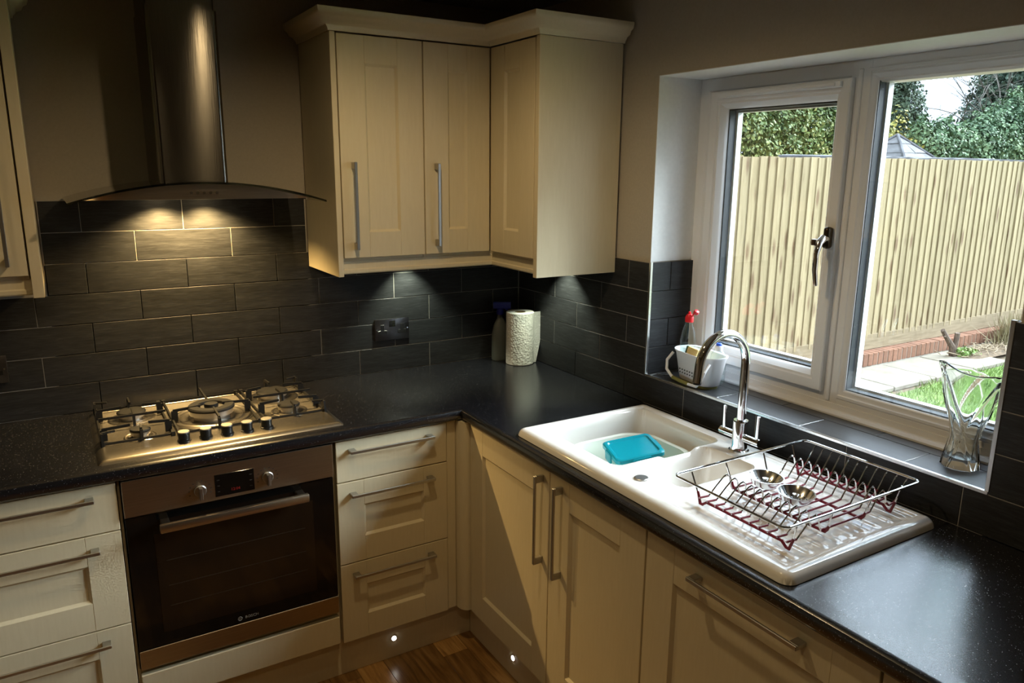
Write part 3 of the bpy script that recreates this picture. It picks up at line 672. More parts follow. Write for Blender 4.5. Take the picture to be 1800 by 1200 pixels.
def burner(x, y, r, h, wok=False):
    bm = B(); z = .9176
    prof = [(r*1.75, 0), (r*1.75, .0012), (r*1.62, .0030), (r*1.5, .0012), (r*1.35, .0012), (r*1.25, .0028), (r*1.12, .001), (r*.5, .001)]
    if wok: prof = [(.124, 0), (.124, .001), (.118, .005), (.112, .0015), (.100, .0015), (.096, .0045), (.090, .0015), (.078, .0015), (.073, .004), (.068, .001), (.03, .001)]
    lathe(bm, prof, (x, y, z), 48); finish('drip_ring', bm, M['steel_hob'], hob, ang=.9)
    if wok:
        bm = B(); lathe(bm, [(.1285, 0), (.1285, .0016), (.1245, .0016), (.1245, 0)], (x, y, z), 48, False, False); finish('ring_band', bm, M['iron'], hob)
    bm = B(); lathe(bm, [(r*.80, .0005), (r*.80, h*.35), (r, h*.40), (r*1.0, h*.8), (r*.96, h*.82)], (x, y, z), 36); finish('burner_head', bm, M['alu'], hob)
    bm = B()
    if wok:
        lathe(bm, [(r*1.06, h*.8), (r*1.06, h*.95), (r*1.0, h*1.05), (r*.62, h*1.05), (r*.58, h*.9), (r*.58, h*.8)], (x, y, z), 36, False, False); finish('burner_cap', bm, M['black_cap'], hob)
        bm = B(); lathe(bm, [(r*.30, h*.8), (r*.33, h*1.0), (r*.30, h*1.15), (r*.1, h*1.2)], (x, y, z), 24); finish('burner_cap', bm, M['black_cap'], hob)
    else:
        lathe(bm, [(r*1.06, h*.8), (r*1.08, h*.95), (r*1.0, h*1.1), (r*.5, h*1.16), (r*.05, h*1.16)], (x, y, z), 32); finish('burner_cap', bm, M['black_cap'], hob)
    bm = B(); lathe(bm, [(.0035, 0), (.0035, .016), (.0025, .020)], (x-r*.72, y+r*.95, z), 10); finish('igniter', bm, plain('igniter_white', (.5, .48, .45), .4) if 'igniter_white' not in D.materials else D.materials['igniter_white'], hob)
burner(-1.352, -.285, .068, .041, True)
burner(-1.578, -.175, .040, .025); burner(-1.572, -.375, .027, .025); burner(-1.128, -.165, .050, .025); burner(-1.118, -.345, .034, .025)
def strap(bm, pts, w, h):
    """flat iron bar: pts in plan with z; width w (plan), height h"""
    P = [Vector(p) for p in pts]; loops = []
    for i, p in enumerate(P):
        d = ((P[min(i+1, len(P)-1)]-P[max(i-1, 0)])); d.z = 0; d = d.normalized() if d.length > 1e-6 else Vector((1, 0, 0)); n = Vector((-d.y, d.x, 0))*w/2
        loops.append([p-n-Vector((0, 0, h/2)), p+n-Vector((0, 0, h/2)), p+n+Vector((0, 0, h/2)), p-n+Vector((0, 0, h/2))])
    loft(bm, loops)
def support(x0, x1, y0, y1, centers, fingers):
    ps = thing_part('pan_support')
    bm = B(); z = .926
    lp = [(x0, y0, z), (x1, y0, z), (x1, y1, z), (x0, y1, z)]
    for a, b_ in zip(lp, lp[1:]+lp[:1]): strap(bm, [a, b_], .005, .007)
    for (x, y) in ((x0, y0), (x1, y0), (x1, y1), (x0, y1)):
        box(bm, x-.006, x+.006, y-.006, y+.006, .9172, .934, .001)
        e = x0 < -1.6 and x == x0 or x1 > -1.1 and x == x1
        if e: sgn = 1 if y == y0 else -1; prism(bm, [(y-.012*sgn, .918), (y+.030*sgn, .918), (y+.022*sgn, .956), (y-.002*sgn, .958)], 'x', x-.003, x+.003); strap(bm, [(x, y+.012*sgn, .956), (x+(.035 if x == x0 else -.035), y+.020*sgn, .956)], .006, .006)
    for (px, py, tx, ty) in fingers:
        L_ = math.hypot(tx-px, ty-py); ux, uy = (tx-px)/L_, (ty-py)/L_
        if L_ < .12:
            # upright post plate, then a thin level finger reaching over the burner
            strap(bm, [(px-ux*.003, py-uy*.003, .938), (px+ux*.016, py+uy*.016, .938)], .0075, .034)
            strap(bm, [(px+ux*.002, py+uy*.002, .956), (tx, ty, .960)], .005, .0085)
        else: strap(bm, [(px, py, .957), (tx, ty, .957)], .005, .007)
    return finish('pan_support', bm, M['iron'], hob, ang=.5)
def thing_part(n): return None
support(-1.676, -1.487, -.420, -.066, None, [(-1.676, -.175, -1.605, -.175), (-1.487, -.175, -1.545, -.175), (-1.578, -.066, -1.578, -.145), (-1.578, -.27, -1.578, -.205),
        (-1.676, -.375, -1.598, -.375), (-1.487, -.375, -1.548, -.375), (-1.572, -.420, -1.572, -.398), (-1.676, -.27, -1.487, -.27)])
support(-1.470, -1.232, -.424, -.066, None, [(-1.470, -.285, -1.385, -.285), (-1.232, -.285, -1.318, -.285), (-1.352, -.066, -1.352, -.245), (-1.352, -.424, -1.352, -.325)])
support(-1.214, -1.020, -.420, -.066, None, [(-1.214, -.165, -1.165, -.165), (-1.020, -.165, -1.090, -.165), (-1.128, -.066, -1.128, -.130), (-1.118, -.262, -1.124, -.21),
        (-1.214, -.345, -1.150, -.345), (-1.020, -.345, -1.085, -.345), (-1.118, -.420, -1.118, -.378), (-1.214, -.262, -1.020, -.262)])
for x in (-1.466, -1.405, -1.344, -1.285, -1.226):
    y = -.4865; z = .9215
    bm = B(); lathe(bm, [(.0195, 0), (.0195, .003), (.0165, .004), (.0165, .026)], (x, y, z), 28); kb = finish('knob', bm, M['black_plastic'], hob)
    bm = B(); lathe(bm, [(.0168, .026), (.0168, .0285), (.0155, .0295)], (x, y, z), 28); finish('knob_face', bm, M['nickel_bright'], kb)

# ------------------------------------------------------------------ cooker hood
hd = thing('cooker_hood', (-1.345, -.2, 1.62), 'stainless steel chimney cooker hood with curved smoked glass canopy above the hob', 'cooker hood')
cx0, cx1 = -1.442, -1.243
def chimney(x0, x1, y, z0, z1, r, nm):
    bm = B(); pl = [(x0, -.001), (x0, y+r)] + [(x0+r-r*math.cos(a), y+r-r*math.sin(a)) for a in [PI/2*k/6 for k in range(1, 7)]] + [(x1-r+r*math.sin(a), y+r-r*math.cos(a)) for a in [PI/2*k/6 for k in range(0, 7)]] + [(x1, -.001)]
    prism(bm, pl, 'z', z0, z1); return finish(nm, bm, M['steel_v'], hd, ang=.5)
chimney(cx0, cx1, -.272, 1.655, 2.168, .016, 'chimney_lower'); chimney(cx0+.004, cx1-.006, -.266, 2.165, CEIL-.001, .014, 'chimney_upper')
gc, gw, sag = -1.343, .352, .056
def gz(x): return 1.672 - sag*((x-gc)/gw)**2
bm = B(); N = 28; th = .006
for side in (0,):
    xs_ = [gc-gw+2*gw*i/N for i in range(N+1)]
    def yf(x): return -.452+.02*((x-gc)/gw)**2*0
    loops = [[(x, -.002, gz(x)), (x, yf(x), gz(x)), (x, yf(x), gz(x)-th), (x, -.002, gz(x)-th)] for x in xs_]
    loft(bm, loops)
finish('canopy_glass', bm, M['hoodglass'], hd, ang=.5)
bm = B(); zb_ = 1.622; xa, xb = -1.655, -1.035; loops = []
for i in range(29):
    x = xa+(xb-xa)*i/28; zt_ = gz(x)-th-.0012
    loops.append([(x, -.004, zb_), (x, -.432, zb_), (x, -.436, max(zt_, zb_+.001)), (x, -.004, max(zt_, zb_+.001))])
loft(bm, loops); finish('canopy_body', bm, M['steel_h'], hd, ang=.5)
for i in range(5):
    x = -1.347+(i-2)*.0175; bm = B(); loft(bm, [[(x+.0042*math.cos(a), y, 1.6405+.0042*math.sin(a)) for a in [2*PI*k/14 for k in range(14)]] for y in (-.434, -.439, -.4395)]); finish('button', bm, M['chrome'], hd)
for x in (-1.417, -1.277):
    bm = B(); lathe(bm, [(.028, 0), (.030, .0015), (.030, .004)], (x, -.082, 1.6185), 20); finish('lamp', bm, M['lamp_warm'], hd)

# ------------------------------------------------------------------ sink (height field)
def sd_rr(px, py, cx, cy, hx, hy, r):
    qx = np.abs(px-cx)-(hx-r); qy = np.abs(py-cy)-(hy-r)
    return np.hypot(np.maximum(qx, 0), np.maximum(qy, 0))+np.minimum(np.maximum(qx, qy), 0)-r
def sstep(t): t = np.clip(t, 0, 1); return t*t*(3-2*t)
SX0, SX1, SY0, SY1 = -.570, -.044, -1.937, -.903
nx, ny = 160, 310
X, Y = np.meshgrid(np.linspace(SX0, SX1, nx), np.linspace(SY0, SY1, ny), indexing='ij')
cx, cy, hx, hy = (SX0+SX1)/2, (SY0+SY1)/2, (SX1-SX0)/2, (SY1-SY0)/2
# squeeze the square grid onto the rounded outline
dE = sd_rr(X, Y, cx, cy, hx, hy, .028)
out = dE > 0
qx = np.abs(X-cx)-(hx-.028); qy = np.abs(Y-cy)-(hy-.028); ln = np.hypot(qx, qy)+1e-9
corner = out & (qx > 0) & (qy > 0)
X = np.where(corner, cx+np.sign(X-cx)*(hx-.028+qx/ln*.028), X); Y = np.where(corner, cy+np.sign(Y-cy)*(hy-.028+qy/ln*.028), Y)
dE = -np.minimum(sd_rr(X, Y, cx, cy, hx, hy, .028), 0)
rim = .9335
R = .024; t = np.clip(dE/R, 0, 1)
Z = .9115+(rim-.9115)*np.sqrt(np.clip(1-(1-t)**2, 0, 1))
Z -= .0045*sstep((dE-.030)/.012)           # inner deck sits a little below the rim
deck = rim-.0045
b1 = sd_rr(X, Y, -.292, -1.121, .196, .179, .030)
b2 = sd_rr(X, Y, -.300, -1.407, .136, .094, .028)
def well(d, depth, w): return depth*np.where(d < 0, 1-np.power(np.clip(1-np.clip(-d/w, 0, 1), 0, 1), 4.0), 0)
Z = Z-well(b1-.004, .185, .040)-well(b2-.004, .135, .040)
sad = np.exp(-((Y+1.306)/.016)**2)*sstep((.075-np.abs(X+.27))/.03); Z -= .010*sad*(b1 > 0)*(b2 > 0)
dr_ = sd_rr(X, Y, -.310, -1.712, .215, .190, .03)
Z -= .0055*sstep(-dr_/.012)
for k in range(8):
    xr = -.310+(k-3.5)*.048
    rd = sd_rr(X, Y, xr, -1.72, .012, .165, .0115)
    Z += .0026*sstep(-rd/.009)
V = np.stack([X, Y, Z], -1).reshape(-1, 3)
idx = np.arange(nx*ny).reshape(nx, ny)
Fq = np.stack([idx[:-1, :-1], idx[1:, :-1], idx[1:, 1:], idx[:-1, 1:]], -1).reshape(-1, 4)
me = D.meshes.new('sink_basin'); me.from_pydata(V.tolist(), [], Fq.tolist()); me.polygons.foreach_set('use_smooth', [True]*len(me.polygons)); me.materials.append(M['ceramic'])
snk = thing('sink', (-.307, -1.42, .91), 'white ceramic one-and-a-half bowl sink with drainer set in the worktop below the window', 'sink')
put('basin', me, snk)
def rnd(par, nm, c, prof, mat, n=28): 
    bm = B(); lathe(bm, prof, c, n); return finish(nm, bm, mat, par)
rnd(snk, 'waste_control', (-.488, -1.402, .9287), [(.019, 0), (.019, .003), (.017, .0045), (.003, .0045)], M['nickel'])
rnd(snk, 'waste', (-.30, -1.405, .7945), [(.034, 0), (.034, .003), (.024, .001), (.002, .001)], M['chrome'])
rnd(snk, 'waste', (-.292, -1.121, .7445), [(.04, 0), (.04, .003), (.03, .001), (.002, .001)], M['chrome'])

# washing-up bowl and food box in the main bowl
def basin_shell(par, nm, mat, secs, th=.003):
    """secs = list of loops from outer bottom up, then inner back down"""
    bm = B(); loft(bm, secs, True, True); return finish(nm, bm, mat, par, ang=1.0)
bw = (-.292, -1.128)
def wav(L, amp, hx_): # wavy rim: dips at the mid long sides
    return [(x, y, z+amp*math.cos(4*math.atan2(y-bw[1], x-bw[0]))) for x, y, z in L]
zr = .876
secs = [rrect(bw[0], bw[1], .115, .100, .05, .752), rrect(bw[0], bw[1], .120, .105, .055, .760), wav(rrect(bw[0], bw[1], .146, .132, .07, zr-.009), .005, 0), wav(rrect(bw[0], bw[1], .158, .144, .075, zr-.005), .005, 0), wav(rrect(bw[0], bw[1], .159, .145, .075, zr), .005, 0),
        wav(rrect(bw[0], bw[1], .145, .131, .07, zr-.001), .005, 0), rrect(bw[0], bw[1], .117, .102, .052, .764), rrect(bw[0], bw[1], .108, .093, .05, .757)]
bm = B(); loft(bm, secs); finish('washing_up_bowl', bm, M['bowl'], label='pale cream plastic washing-up bowl sitting in the large sink bowl', cat='bowl')
# translucent food box, tipped, with teal lid
fb = thing('food_box', (-.285, -1.10, .80), 'pale translucent food box with a teal lid tipped in the washing-up bowl', 'container')
RT = Matrix.Translation((-.272, -1.118, .862)) @ Matrix.Rotation(math.radians(-16), 4, 'Z') @ Matrix.Rotation(math.radians(7), 4, 'X') @ Matrix.Rotation(math.radians(-7), 4, 'Y')
bm = B(); loft(bm, [rrect(0, 0, .058, .045, .02, -.045), rrect(0, 0, .064, .050, .02, -.040), rrect(0, 0, .073, .058, .018, .010)]); bmesh.ops.transform(bm, matrix=RT, verts=bm.verts); finish('tub', bm, M['box_clear'], fb)
bm = B(); loft(bm, [rrect(0, 0, .077, .062, .016, .008), rrect(0, 0, .080, .065, .016, .010), rrect(0, 0, .080, .065, .016, .021), rrect(0, 0, .076, .061, .014, .024), rrect(0, 0, .068, .053, .012, .024), rrect(0, 0, .064, .049, .012, .020)])
bmesh.ops.transform(bm, matrix=RT, verts=bm.verts); finish('lid', bm, M['teal'], fb)
for s in (-1, 1):
    bm = B(); box(bm, -.03, .03, s*.064, s*.070, -.012, .020, .002); bmesh.ops.transform(bm, matrix=RT, verts=bm.verts); finish('lid_clip', bm, M['teal'], fb)
    bm = B(); box(bm, s*.079, s*.085, -.022, .022, -.012, .020, .002); bmesh.ops.transform(bm, matrix=RT, verts=bm.verts); finish('lid_clip', bm, M['teal'], fb)

# ------------------------------------------------------------------ mixer tap
tp = thing('mixer_tap', (-.110, -1.388, .93), 'tall chrome swan-neck mixer tap with two levers behind the sink', 'tap')
tx, ty = -.108, -1.386
bm = B(); lathe(bm, [(.029, -.001), (.029, .003), (.0245, .006), (.0215, .020), (.0215, .088), (.0205, .092), (.014, .092)], (tx, ty, .9295), 32); finish('body', bm, M['chrome'], tp)
bm = B(); pts = [(tx, ty, 1.018), (tx, ty, 1.10), (tx, ty, 1.185)] + arc((tx-.0905, ty, 1.192), .0905, 0, PI, 22) + [(tx-.1825, ty, 1.175), (tx-.184, ty, 1.158)]
tube(bm, pts, .0125, 20); finish('spout', bm, M['chrome'], tp)
bm = B(); tube(bm, [(tx-.184, ty, 1.159), (tx-.1842, ty, 1.153)], .011, 16); finish('aerator', bm, M['black_plastic'], tp)
for s in (1, -1):
    bm = B(); tube(bm, [(tx, ty+s*.018, .972), (tx, ty+s*.072, .972)], .0115, 16); tube(bm, [(tx, ty+s*.060, .976), (tx, ty+s*.062, 1.048)], [.0055, .0048], 12); finish('lever', bm, M['chrome'], tp)

# ------------------------------------------------------------------ dish rack
rk = thing('dish_rack', (-.285, -1.72, .93), 'chrome wire dish rack with dark red coated base wires on the drainer', 'dish rack')
rx0, rx1, ry0, ry1, rz = -.527, -.047, -1.558, -1.884, 1.005
bm = B()
cor = []
for (cx_, cy_, a0) in ((rx1-.018, ry0-.018, 0), (rx0+.018, ry0-.018, PI/2), (rx0+.018, ry1+.018, PI), (rx1-.018, ry1+.018, 3*PI/2)):
    for i in range(5): a = a0+PI/2*i/4; cor.append((cx_+.018*math.cos(a), cy_+.018*math.sin(a), rz))
tube(bm, cor, .0031, 8, closed=True); finish('rim', bm, M['chrome'], rk)
zb_ = .9445; rails = [-.473, -.357, -.228, -.115]
for i, xr in enumerate(rails):
    foot = i in (0, 3)
    pts = [(xr+(.004 if i > 1 else -.004), ry0-.010, rz), (xr, ry0-.034, .952)] + ([(xr, ry0-.040, .9345), (xr, ry0-.048, .9345), (xr, ry0-.060, zb_)] if foot else [(xr, ry0-.044, zb_)])
    q = [(xr+(.004 if i > 1 else -.004), ry1+.008, rz), (xr, ry1+.020, .952)] + ([(xr, ry1+.026, .9345), (xr, ry1+.034, .9345), (xr, ry1+.046, zb_)] if foot else [(xr, ry1+.026, zb_)])
    bm = B(); tube(bm, [pts[0], ((pts[0][0]+pts[1][0])/2, (pts[0][1]+pts[1][1])/2, .978), pts[1]], .0021, 7); finish('upright', bm, M['chrome'], rk)
    bm = B(); tube(bm, [q[0], q[1]], .0021, 7); finish('upright', bm, M['chrome'], rk)
    bm = B(); top = [(xr, ry0-.030, .962)]; tube(bm, top+pts[1:]+list(reversed(q[1:]))+[(xr, ry1+.017, .962)], .0033, 8); finish('base_rail', bm, M['red_rubber'], rk)
def cross(y, i):
    z = zb_+.005
    red1 = [(-.478, y, z), (-.446, y, z-.002)]
    up1 = [(-.446, y, z-.002), (-.418, y, z+.022), (-.398, y, z+.038), (-.388, y, z+.041), (-.379, y, z+.034), (-.372, y, z+.008), (-.366, y, z-.001)]
    red2 = [(-.366, y, z-.001), (-.215, y, z-.001), (-.190, y, z+.001)]
    up2 = [(-.190, y, z+.001), (-.172, y, z+.024), (-.158, y, z+.040), (-.148, y, z+.044), (-.139, y, z+.037), (-.131, y, z+.010)]
    red3 = [(-.131, y, z+.010), (-.118, y, z), (-.098, y, z+.002), (-.086, y, z+.012)]
    up3 = [(-.086, y, z+.012), (-.060, y, .998), (-.052, y, rz-.002)]
    bm = B(); tube(bm, red1[:1]+up1+red2[1:]+up2[1:]+red3[1:]+up3[1:], .0019, 6); o1 = finish('cross_wire', bm, M['chrome'], rk)
    for red in (red1, red2, red3): bm = B(); tube(bm, red, .0026, 6); finish('coating', bm, M['red_rubber'], o1)
for i in range(11): cross(-1.598-i*.0256, i)
# metal strainers lying in the rack
def strainer(c, label, rot):
    t_ = thing('sink_strainer', c, label, 'strainer', 'metal sink strainers in the dish rack')
    A = Matrix.Translation(c) @ Matrix.Rotation(rot[0], 4, 'X') @ Matrix.Rotation(rot[1], 4, 'Y') @ Matrix.Scale(1.28, 4)
    bm = B(); lathe(bm, [(.002, -.010), (.018, -.010), (.026, -.004), (.0325, .006), (.0345, .008), (.0345, .0095), (.032, .0095), (.0245, -.002), (.017, -.008), (.002, -.008)], (0, 0, 0), 36); bmesh.ops.transform(bm, matrix=A, verts=bm.verts); finish('dish', bm, M['polished'], t_)
    bm = B(); lathe(bm, [(.006, -.008), (.004, .002), (.006, .006), (.001, .007)], (0, 0, 0), 16); bmesh.ops.transform(bm, matrix=A, verts=bm.verts); finish('centre_post', bm, M['chrome'], t_)
    bm = B()
    for k in range(16):
        a = 2*PI*k/16
        for r_, z_ in ((.0135, -.0078), (.0212, -.0045)): lathe(bm, [(.0014, 0), (.0014, .0006)], (r_*math.cos(a+r_*30), r_*math.sin(a+r_*30), z_), 7)
    bmesh.ops.transform(bm, matrix=A, verts=bm.verts); finish('holes', bm, M['dark'], t_, kind='stuff')
strainer((-.303, -1.645, .973), 'small shiny metal sink strainer in the rack, nearer the tap', (.05, .02))
strainer((-.320, -1.748, .975), 'small shiny metal sink strainer in the rack, nearer the front rim', (.04, .02))

# ------------------------------------------------------------------ things on the window sill
SZ = 1.0152
cd_ = thing('sink_caddy', (.075, -1.04, SZ), 'white plastic sink caddy basket with perforated side on the window sill', 'caddy')
A = Matrix.Translation((.076, -1.035, 0)) @ Matrix.Rotation(math.radians(-8), 4, 'Z')
def X4(bm, A_): bmesh.ops.transform(bm, matrix=A_, verts=bm.verts)
def dip(L, a_): return [(x, y, z - a_*math.exp(-((y)/.04)**2)*(1 if x < 0 else .6)) for x, y, z in L]
bm = B()
loft(bm, [rrect(0, 0, .036, .075, .030, SZ+.008), rrect(0, 0, .039, .080, .033, SZ+.012), dip(rrect(0, 0, .050, .098, .042, SZ+.100), .012), dip(rrect(0, 0, .055, .103, .046, SZ+.106), .012), dip(rrect(0, 0, .055, .103, .046, SZ+.111), .012),
          dip(rrect(0, 0, .048, .096, .040, SZ+.109), .012), rrect(0, 0, .0375, .0785, .031, SZ+.016), rrect(0, 0, .03, .07, .028, SZ+.014)])
X4(bm, A); finish('basket', bm, M['white_plastic'], cd_, ang=1.0)
bm = B(); loft(bm, [rrect(0, 0, .034, .073, .030, SZ), rrect(0, 0, .037, .076, .030, SZ+.010)]); X4(bm, A); finish('foot', bm, M['olive'], cd_)
bm = B(); hp = [(-.040, .098, SZ+.092), (-.060, .104, SZ+.065), (-.066, .095, SZ+.035), (-.063, .07, SZ+.016), (-.060, .03, SZ+.010), (-.060, -.02, SZ+.010), (-.062, -.065, SZ+.014), (-.064, -.090, SZ+.035), (-.060, -.102, SZ+.070), (-.040, -.099, SZ+.094)]
tube(bm, hp, .0048, 10); X4(bm, A); finish('carry_handle', bm, M['white_plastic'], cd_)
bm = B(); tube(bm, [(-.0632, .062, SZ+.0135), (-.060, .03, SZ+.010), (-.060, -.02, SZ+.010)], .0066, 10); X4(bm, A); finish('handle_shadow', bm, M['olive'], cd_)  # olive sleeve paints the shadow on the lowered handle
bm = B()
for r_ in range(2):
    for k in range(9):
        y = .062-k*.0135; z = SZ+.046-r_*.011; x = -.0405-(z-SZ-.012)*.125-.0012
        box(bm, x-.0006, x+.0008, y-.0022, y+.0022, z-.002, z+.002)
X4(bm, A); finish('perforations', bm, M['gasket'], cd_, smooth=False, kind='stuff')
# washing-up liquid bottle
bt = thing('washing_up_liquid_bottle', (.068, -.975, SZ+.02), 'clear washing-up liquid bottle with an open red cap standing in the caddy', 'bottle')
def oval(c, sc, prof, n=24): return [[(c[0]+r*math.cos(2*PI*i/n), c[1]+r*sc*math.sin(2*PI*i/n), c[2]+z) for i in range(n)] for r, z in prof]
b0 = (.070, -.978, SZ+.017)
bm = B(); loft(bm, oval(b0, 1.35, [(.020, 0), (.022, .004), (.022, .105), (.0225, .125), (.019, .148), (.0135, .170), (.010, .180), (.010, .188)])); finish('bottle_body', bm, M['bottle'], bt)
bm = B(); loft(bm, oval(b0, 1.33, [(.0195, .002), (.0212, .006), (.0212, .098), (.0212, .100)])); finish('liquid', bm, plain('pale_liquid', (.72, .86, .84), .1, 0, .5, Alpha=.55), bt)
bm = B(); lathe(bm, [(.0135, .186), (.0142, .190), (.0142, .202), (.009, .212), (.005, .214), (.0045, .220), (.001, .222)], b0, 22); cap = finish('cap', bm, M['red'], bt)
bm = B(); A2 = Matrix.Translation((b0[0]+.006, b0[1]-.024, b0[2]+.222)) @ Matrix.Rotation(.6, 4, 'X'); lathe(bm, [(.0085, -.006), (.0095, 0), (.008, .006), (.004, .007)], (0, 0, 0), 16); X4(bm, A2)
tube(bm, [(b0[0], b0[1]-.010, b0[2]+.204), (b0[0]+.003, b0[1]-.017, b0[2]+.217)], .003, 8); finish('flip_lid', bm, M['red'], bt)
# second bottle
b1_ = (.098, -1.092, SZ+.017); t_ = thing('cleaner_bottle', b1_, 'small clear bottle with a blue top lying low in the caddy behind the tap spout', 'bottle')
bm = B(); loft(bm, oval(b1_, 1.15, [(.022, 0), (.024, .004), (.024, .080), (.022, .095), (.015, .106), (.011, .110)])); finish('bottle_body', bm, M['bottle'], t_)
bm = B(); lathe(bm, [(.013, .108), (.013, .122), (.012, .124)], b1_, 20); finish('collar', bm, M['white_plastic'], t_)
bm = B(); lathe(bm, [(.0095, .124), (.0095, .130), (.008, .132)], b1_, 20); finish('cap', bm, M['blue'], t_)
# sponge
sp = thing('sponge', (.045, -1.03, SZ+.09), 'yellow sponge scourer wedged in the caddy beside the red-capped bottle', 'sponge')
A3 = Matrix.Translation((.048, -1.040, SZ+.103)) @ Matrix.Rotation(math.radians(-12), 4, 'Z') @ Matrix.Rotation(math.radians(14), 4, 'Y')
bm = B(); box(bm, -.016, .016, -.027, .036, -.022, .022, .005, 2); X4(bm, A3); finish('sponge_foam', bm, M['sponge'], sp)
bm = B(); box(bm, -.016, .016, .0362, .043, -.022, .022, .002, 1); X4(bm, A3); finish('scourer_pad', bm, M['scourer'], sp)
# black elastic loop
bm = B(); tube(bm, [(.062+.030*math.cos(a), -.886+.018*math.sin(a)+.008*math.cos(2*a), SZ+.002) for a in [2*PI*k/24 for k in range(24)]], .0014, 6, closed=True)
tube(bm, [(.045+.022*math.cos(a), -.892+.010*math.sin(a), SZ+.0045) for a in [2*PI*k/20 for k in range(20)]], .0013, 6, closed=True)
finish('elastic_band', bm, M['black_plastic'], label='thin black elastic loop lying on the sill beside the caddy', cat='band')
# crystal vase
vz = thing('vase', (.105, -1.893, SZ), 'clear cut-crystal flared vase with twisting ribs at the near end of the sill', 'vase')
bm = B(); n = 96; K = 48; outer = []; inner = []
def vr(h):
    return .040-.0105*math.sin(min(h/.42, 1)*PI*.5)+.046*max(0, (h-.30)/.70)**1.25
def vtop(a): return .236+.022*math.cos(a-2.9)+.007*math.cos(3*a-1.2)
def vpt(a, h, off):
    tw = 1.9*h; ribs = 0
    for k_ in range(3):
        for sg, ph in ((1, 0), (-1, .7)):
            d_ = (a+sg*tw-ph-k_*2*PI/3+PI) % (2*PI)-PI; ribs += .0042*math.exp(-(d_/.085)**2)
    r_ = vr(h)*(1+.045*math.cos(3*(a+.8*h))*h)+(ribs if off == 0 else ribs*.2)-off
    z = h*vtop(a); return (r_*math.cos(a), r_*math.sin(a), z)
for k in range(K+1): outer.append([vpt(2*PI*i/n, k/K, 0) for i in range(n)])
for k in range(K, 4, -1): inner.append([vpt(2*PI*i/n, k/K, .0032) for i in range(n)])
loft(bm, outer+inner); bmesh.ops.recalc_face_normals(bm, faces=bm.faces); X4(bm, Matrix.Translation((.108, -1.887, SZ+.0004))); finish('vase_body', bm, M['crystal'], vz, ang=1.4)

# ------------------------------------------------------------------ kitchen roll and spray bottle
kr = thing('kitchen_roll', (-.088, -.150, .91), 'white embossed kitchen roll standing in the worktop corner with its end sheet loose', 'kitchen roll')
kc = (-.086, -.152)
bm = B(); n = 48
def prof_r(a): return .0585
zz_ = [.9102, .912, 1.020, 1.130, 1.132]
out_ = [circle(kc[0], kc[1], z, .0585-(.002 if i in (0, 4) else 0), n) for i, z in enumerate(zz_)]
loft(bm, out_+[circle(kc[0], kc[1], 1.1315, .024, n), circle(kc[0], kc[1], 1.05, .0225, n)], True, False); finish('roll', bm, M['paper'], kr)
bm = B(); lathe(bm, [(.0222, .0), (.0222, .2205), (.0208, .2205), (.0208, 0)], (kc[0], kc[1], .9105), 32, False, False); finish('core', bm, M['card'], kr)
bm = B(); a0 = math.radians(-150); pts_o = []
for i in range(15):
    a = a0+math.radians(118)*i/14; r_ = .0592+.0005*i/14; pts_o.append((kc[0]+r_*math.cos(a), kc[1]+r_*math.sin(a)))
ax_, ay_ = pts_o[-1]; tdir = (math.cos(math.radians(-150+118+62)), math.sin(math.radians(-150+118+62)))
for i in range(1, 5): pts_o.append((ax_+tdir[0]*.011*i+.0008*i*i, ay_+tdir[1]*.011*i*.6-.001*i))
rows_ = []
for k, z in enumerate((.914, .97, 1.03, 1.09, 1.131)):
    w_ = (.25, .55, .8, .95, 1.05)[k]; L = []
    for i, (x_, y_) in enumerate(pts_o):
        if i > 14: bx, by = pts_o[14]; x_, y_ = bx+(x_-bx)*w_, by+(y_-by)*w_
        L.append((x_, y_, z-(.0005*(i-14) if i > 14 else 0)))
    rows_.append(L)
vv = [[bm.verts.new(p) for p in L] for L in rows_]
for a, b_ in zip(vv, vv[1:]):
    for i in range(len(a)-1): bm.faces.new((a[i], a[i+1], b_[i+1], b_[i]))
bmesh.ops.solidify(bm, geom=bm.faces[:], thickness=-.0006); finish('loose_sheet', bm, M['paper'], kr)
sb = thing('spray_bottle', (-.125, -.060, .91), 'dark spray bottle with a navy blue trigger hidden behind the kitchen roll', 'bottle')
s0 = (-.128, -.058, .9105)
bm = B(); loft(bm, oval(s0, .75, [(.036, 0), (.039, .006), (.038, .11), (.030, .15), (.014, .185), (.012, .20)])); finish('bottle_body', bm, plain('cloudy_dark_plastic', (.10, .11, .10), .3), sb)
bm = B(); lathe(bm, [(.016, .198), (.016, .218), (.012, .224)], s0, 20); finish('collar', bm, M['navy'], sb)
bm = B(); A4 = Matrix.Translation((s0[0], s0[1], s0[2]+.238)) @ Matrix.Rotation(-.5, 4, 'Z')
loft(bm, [[(x, y, z) for y, z in ((-.011, -.014), (.011, -.014), (.010, .013), (-.010, .013))] for x in (-.030, -.022, .020, .045)]); X4(bm, A4); finish('spray_head', bm, M['navy'], sb, ang=.5)
bm = B(); tube(bm, [(.020, 0, -.012), (.036, 0, -.026), (.032, 0, -.048), (.038, 0, -.060)], .005, 8); X4(bm, A4); finish('trigger', bm, M['navy'], sb)

# ------------------------------------------------------------------ ceiling downlights (fittings)
for i, (x, y) in enumerate(DOWN):
    t_ = thing('ceiling_downlight', (x, y, CEIL), ('round recessed ceiling spotlight above the middle of the room', 'round recessed ceiling spotlight level with the near end of the sink run', 'round recessed ceiling spotlight over the left cabinets')[i], 'light', 'recessed ceiling spotlights')
    bm = B(); lathe(bm, [(.032, 0), (.045, 0), (.045, .004), (.032, .004), (.032, 0)], (x, y, CEIL-.0045), 24, False, False); finish('bezel', bm, M['trim'], t_)

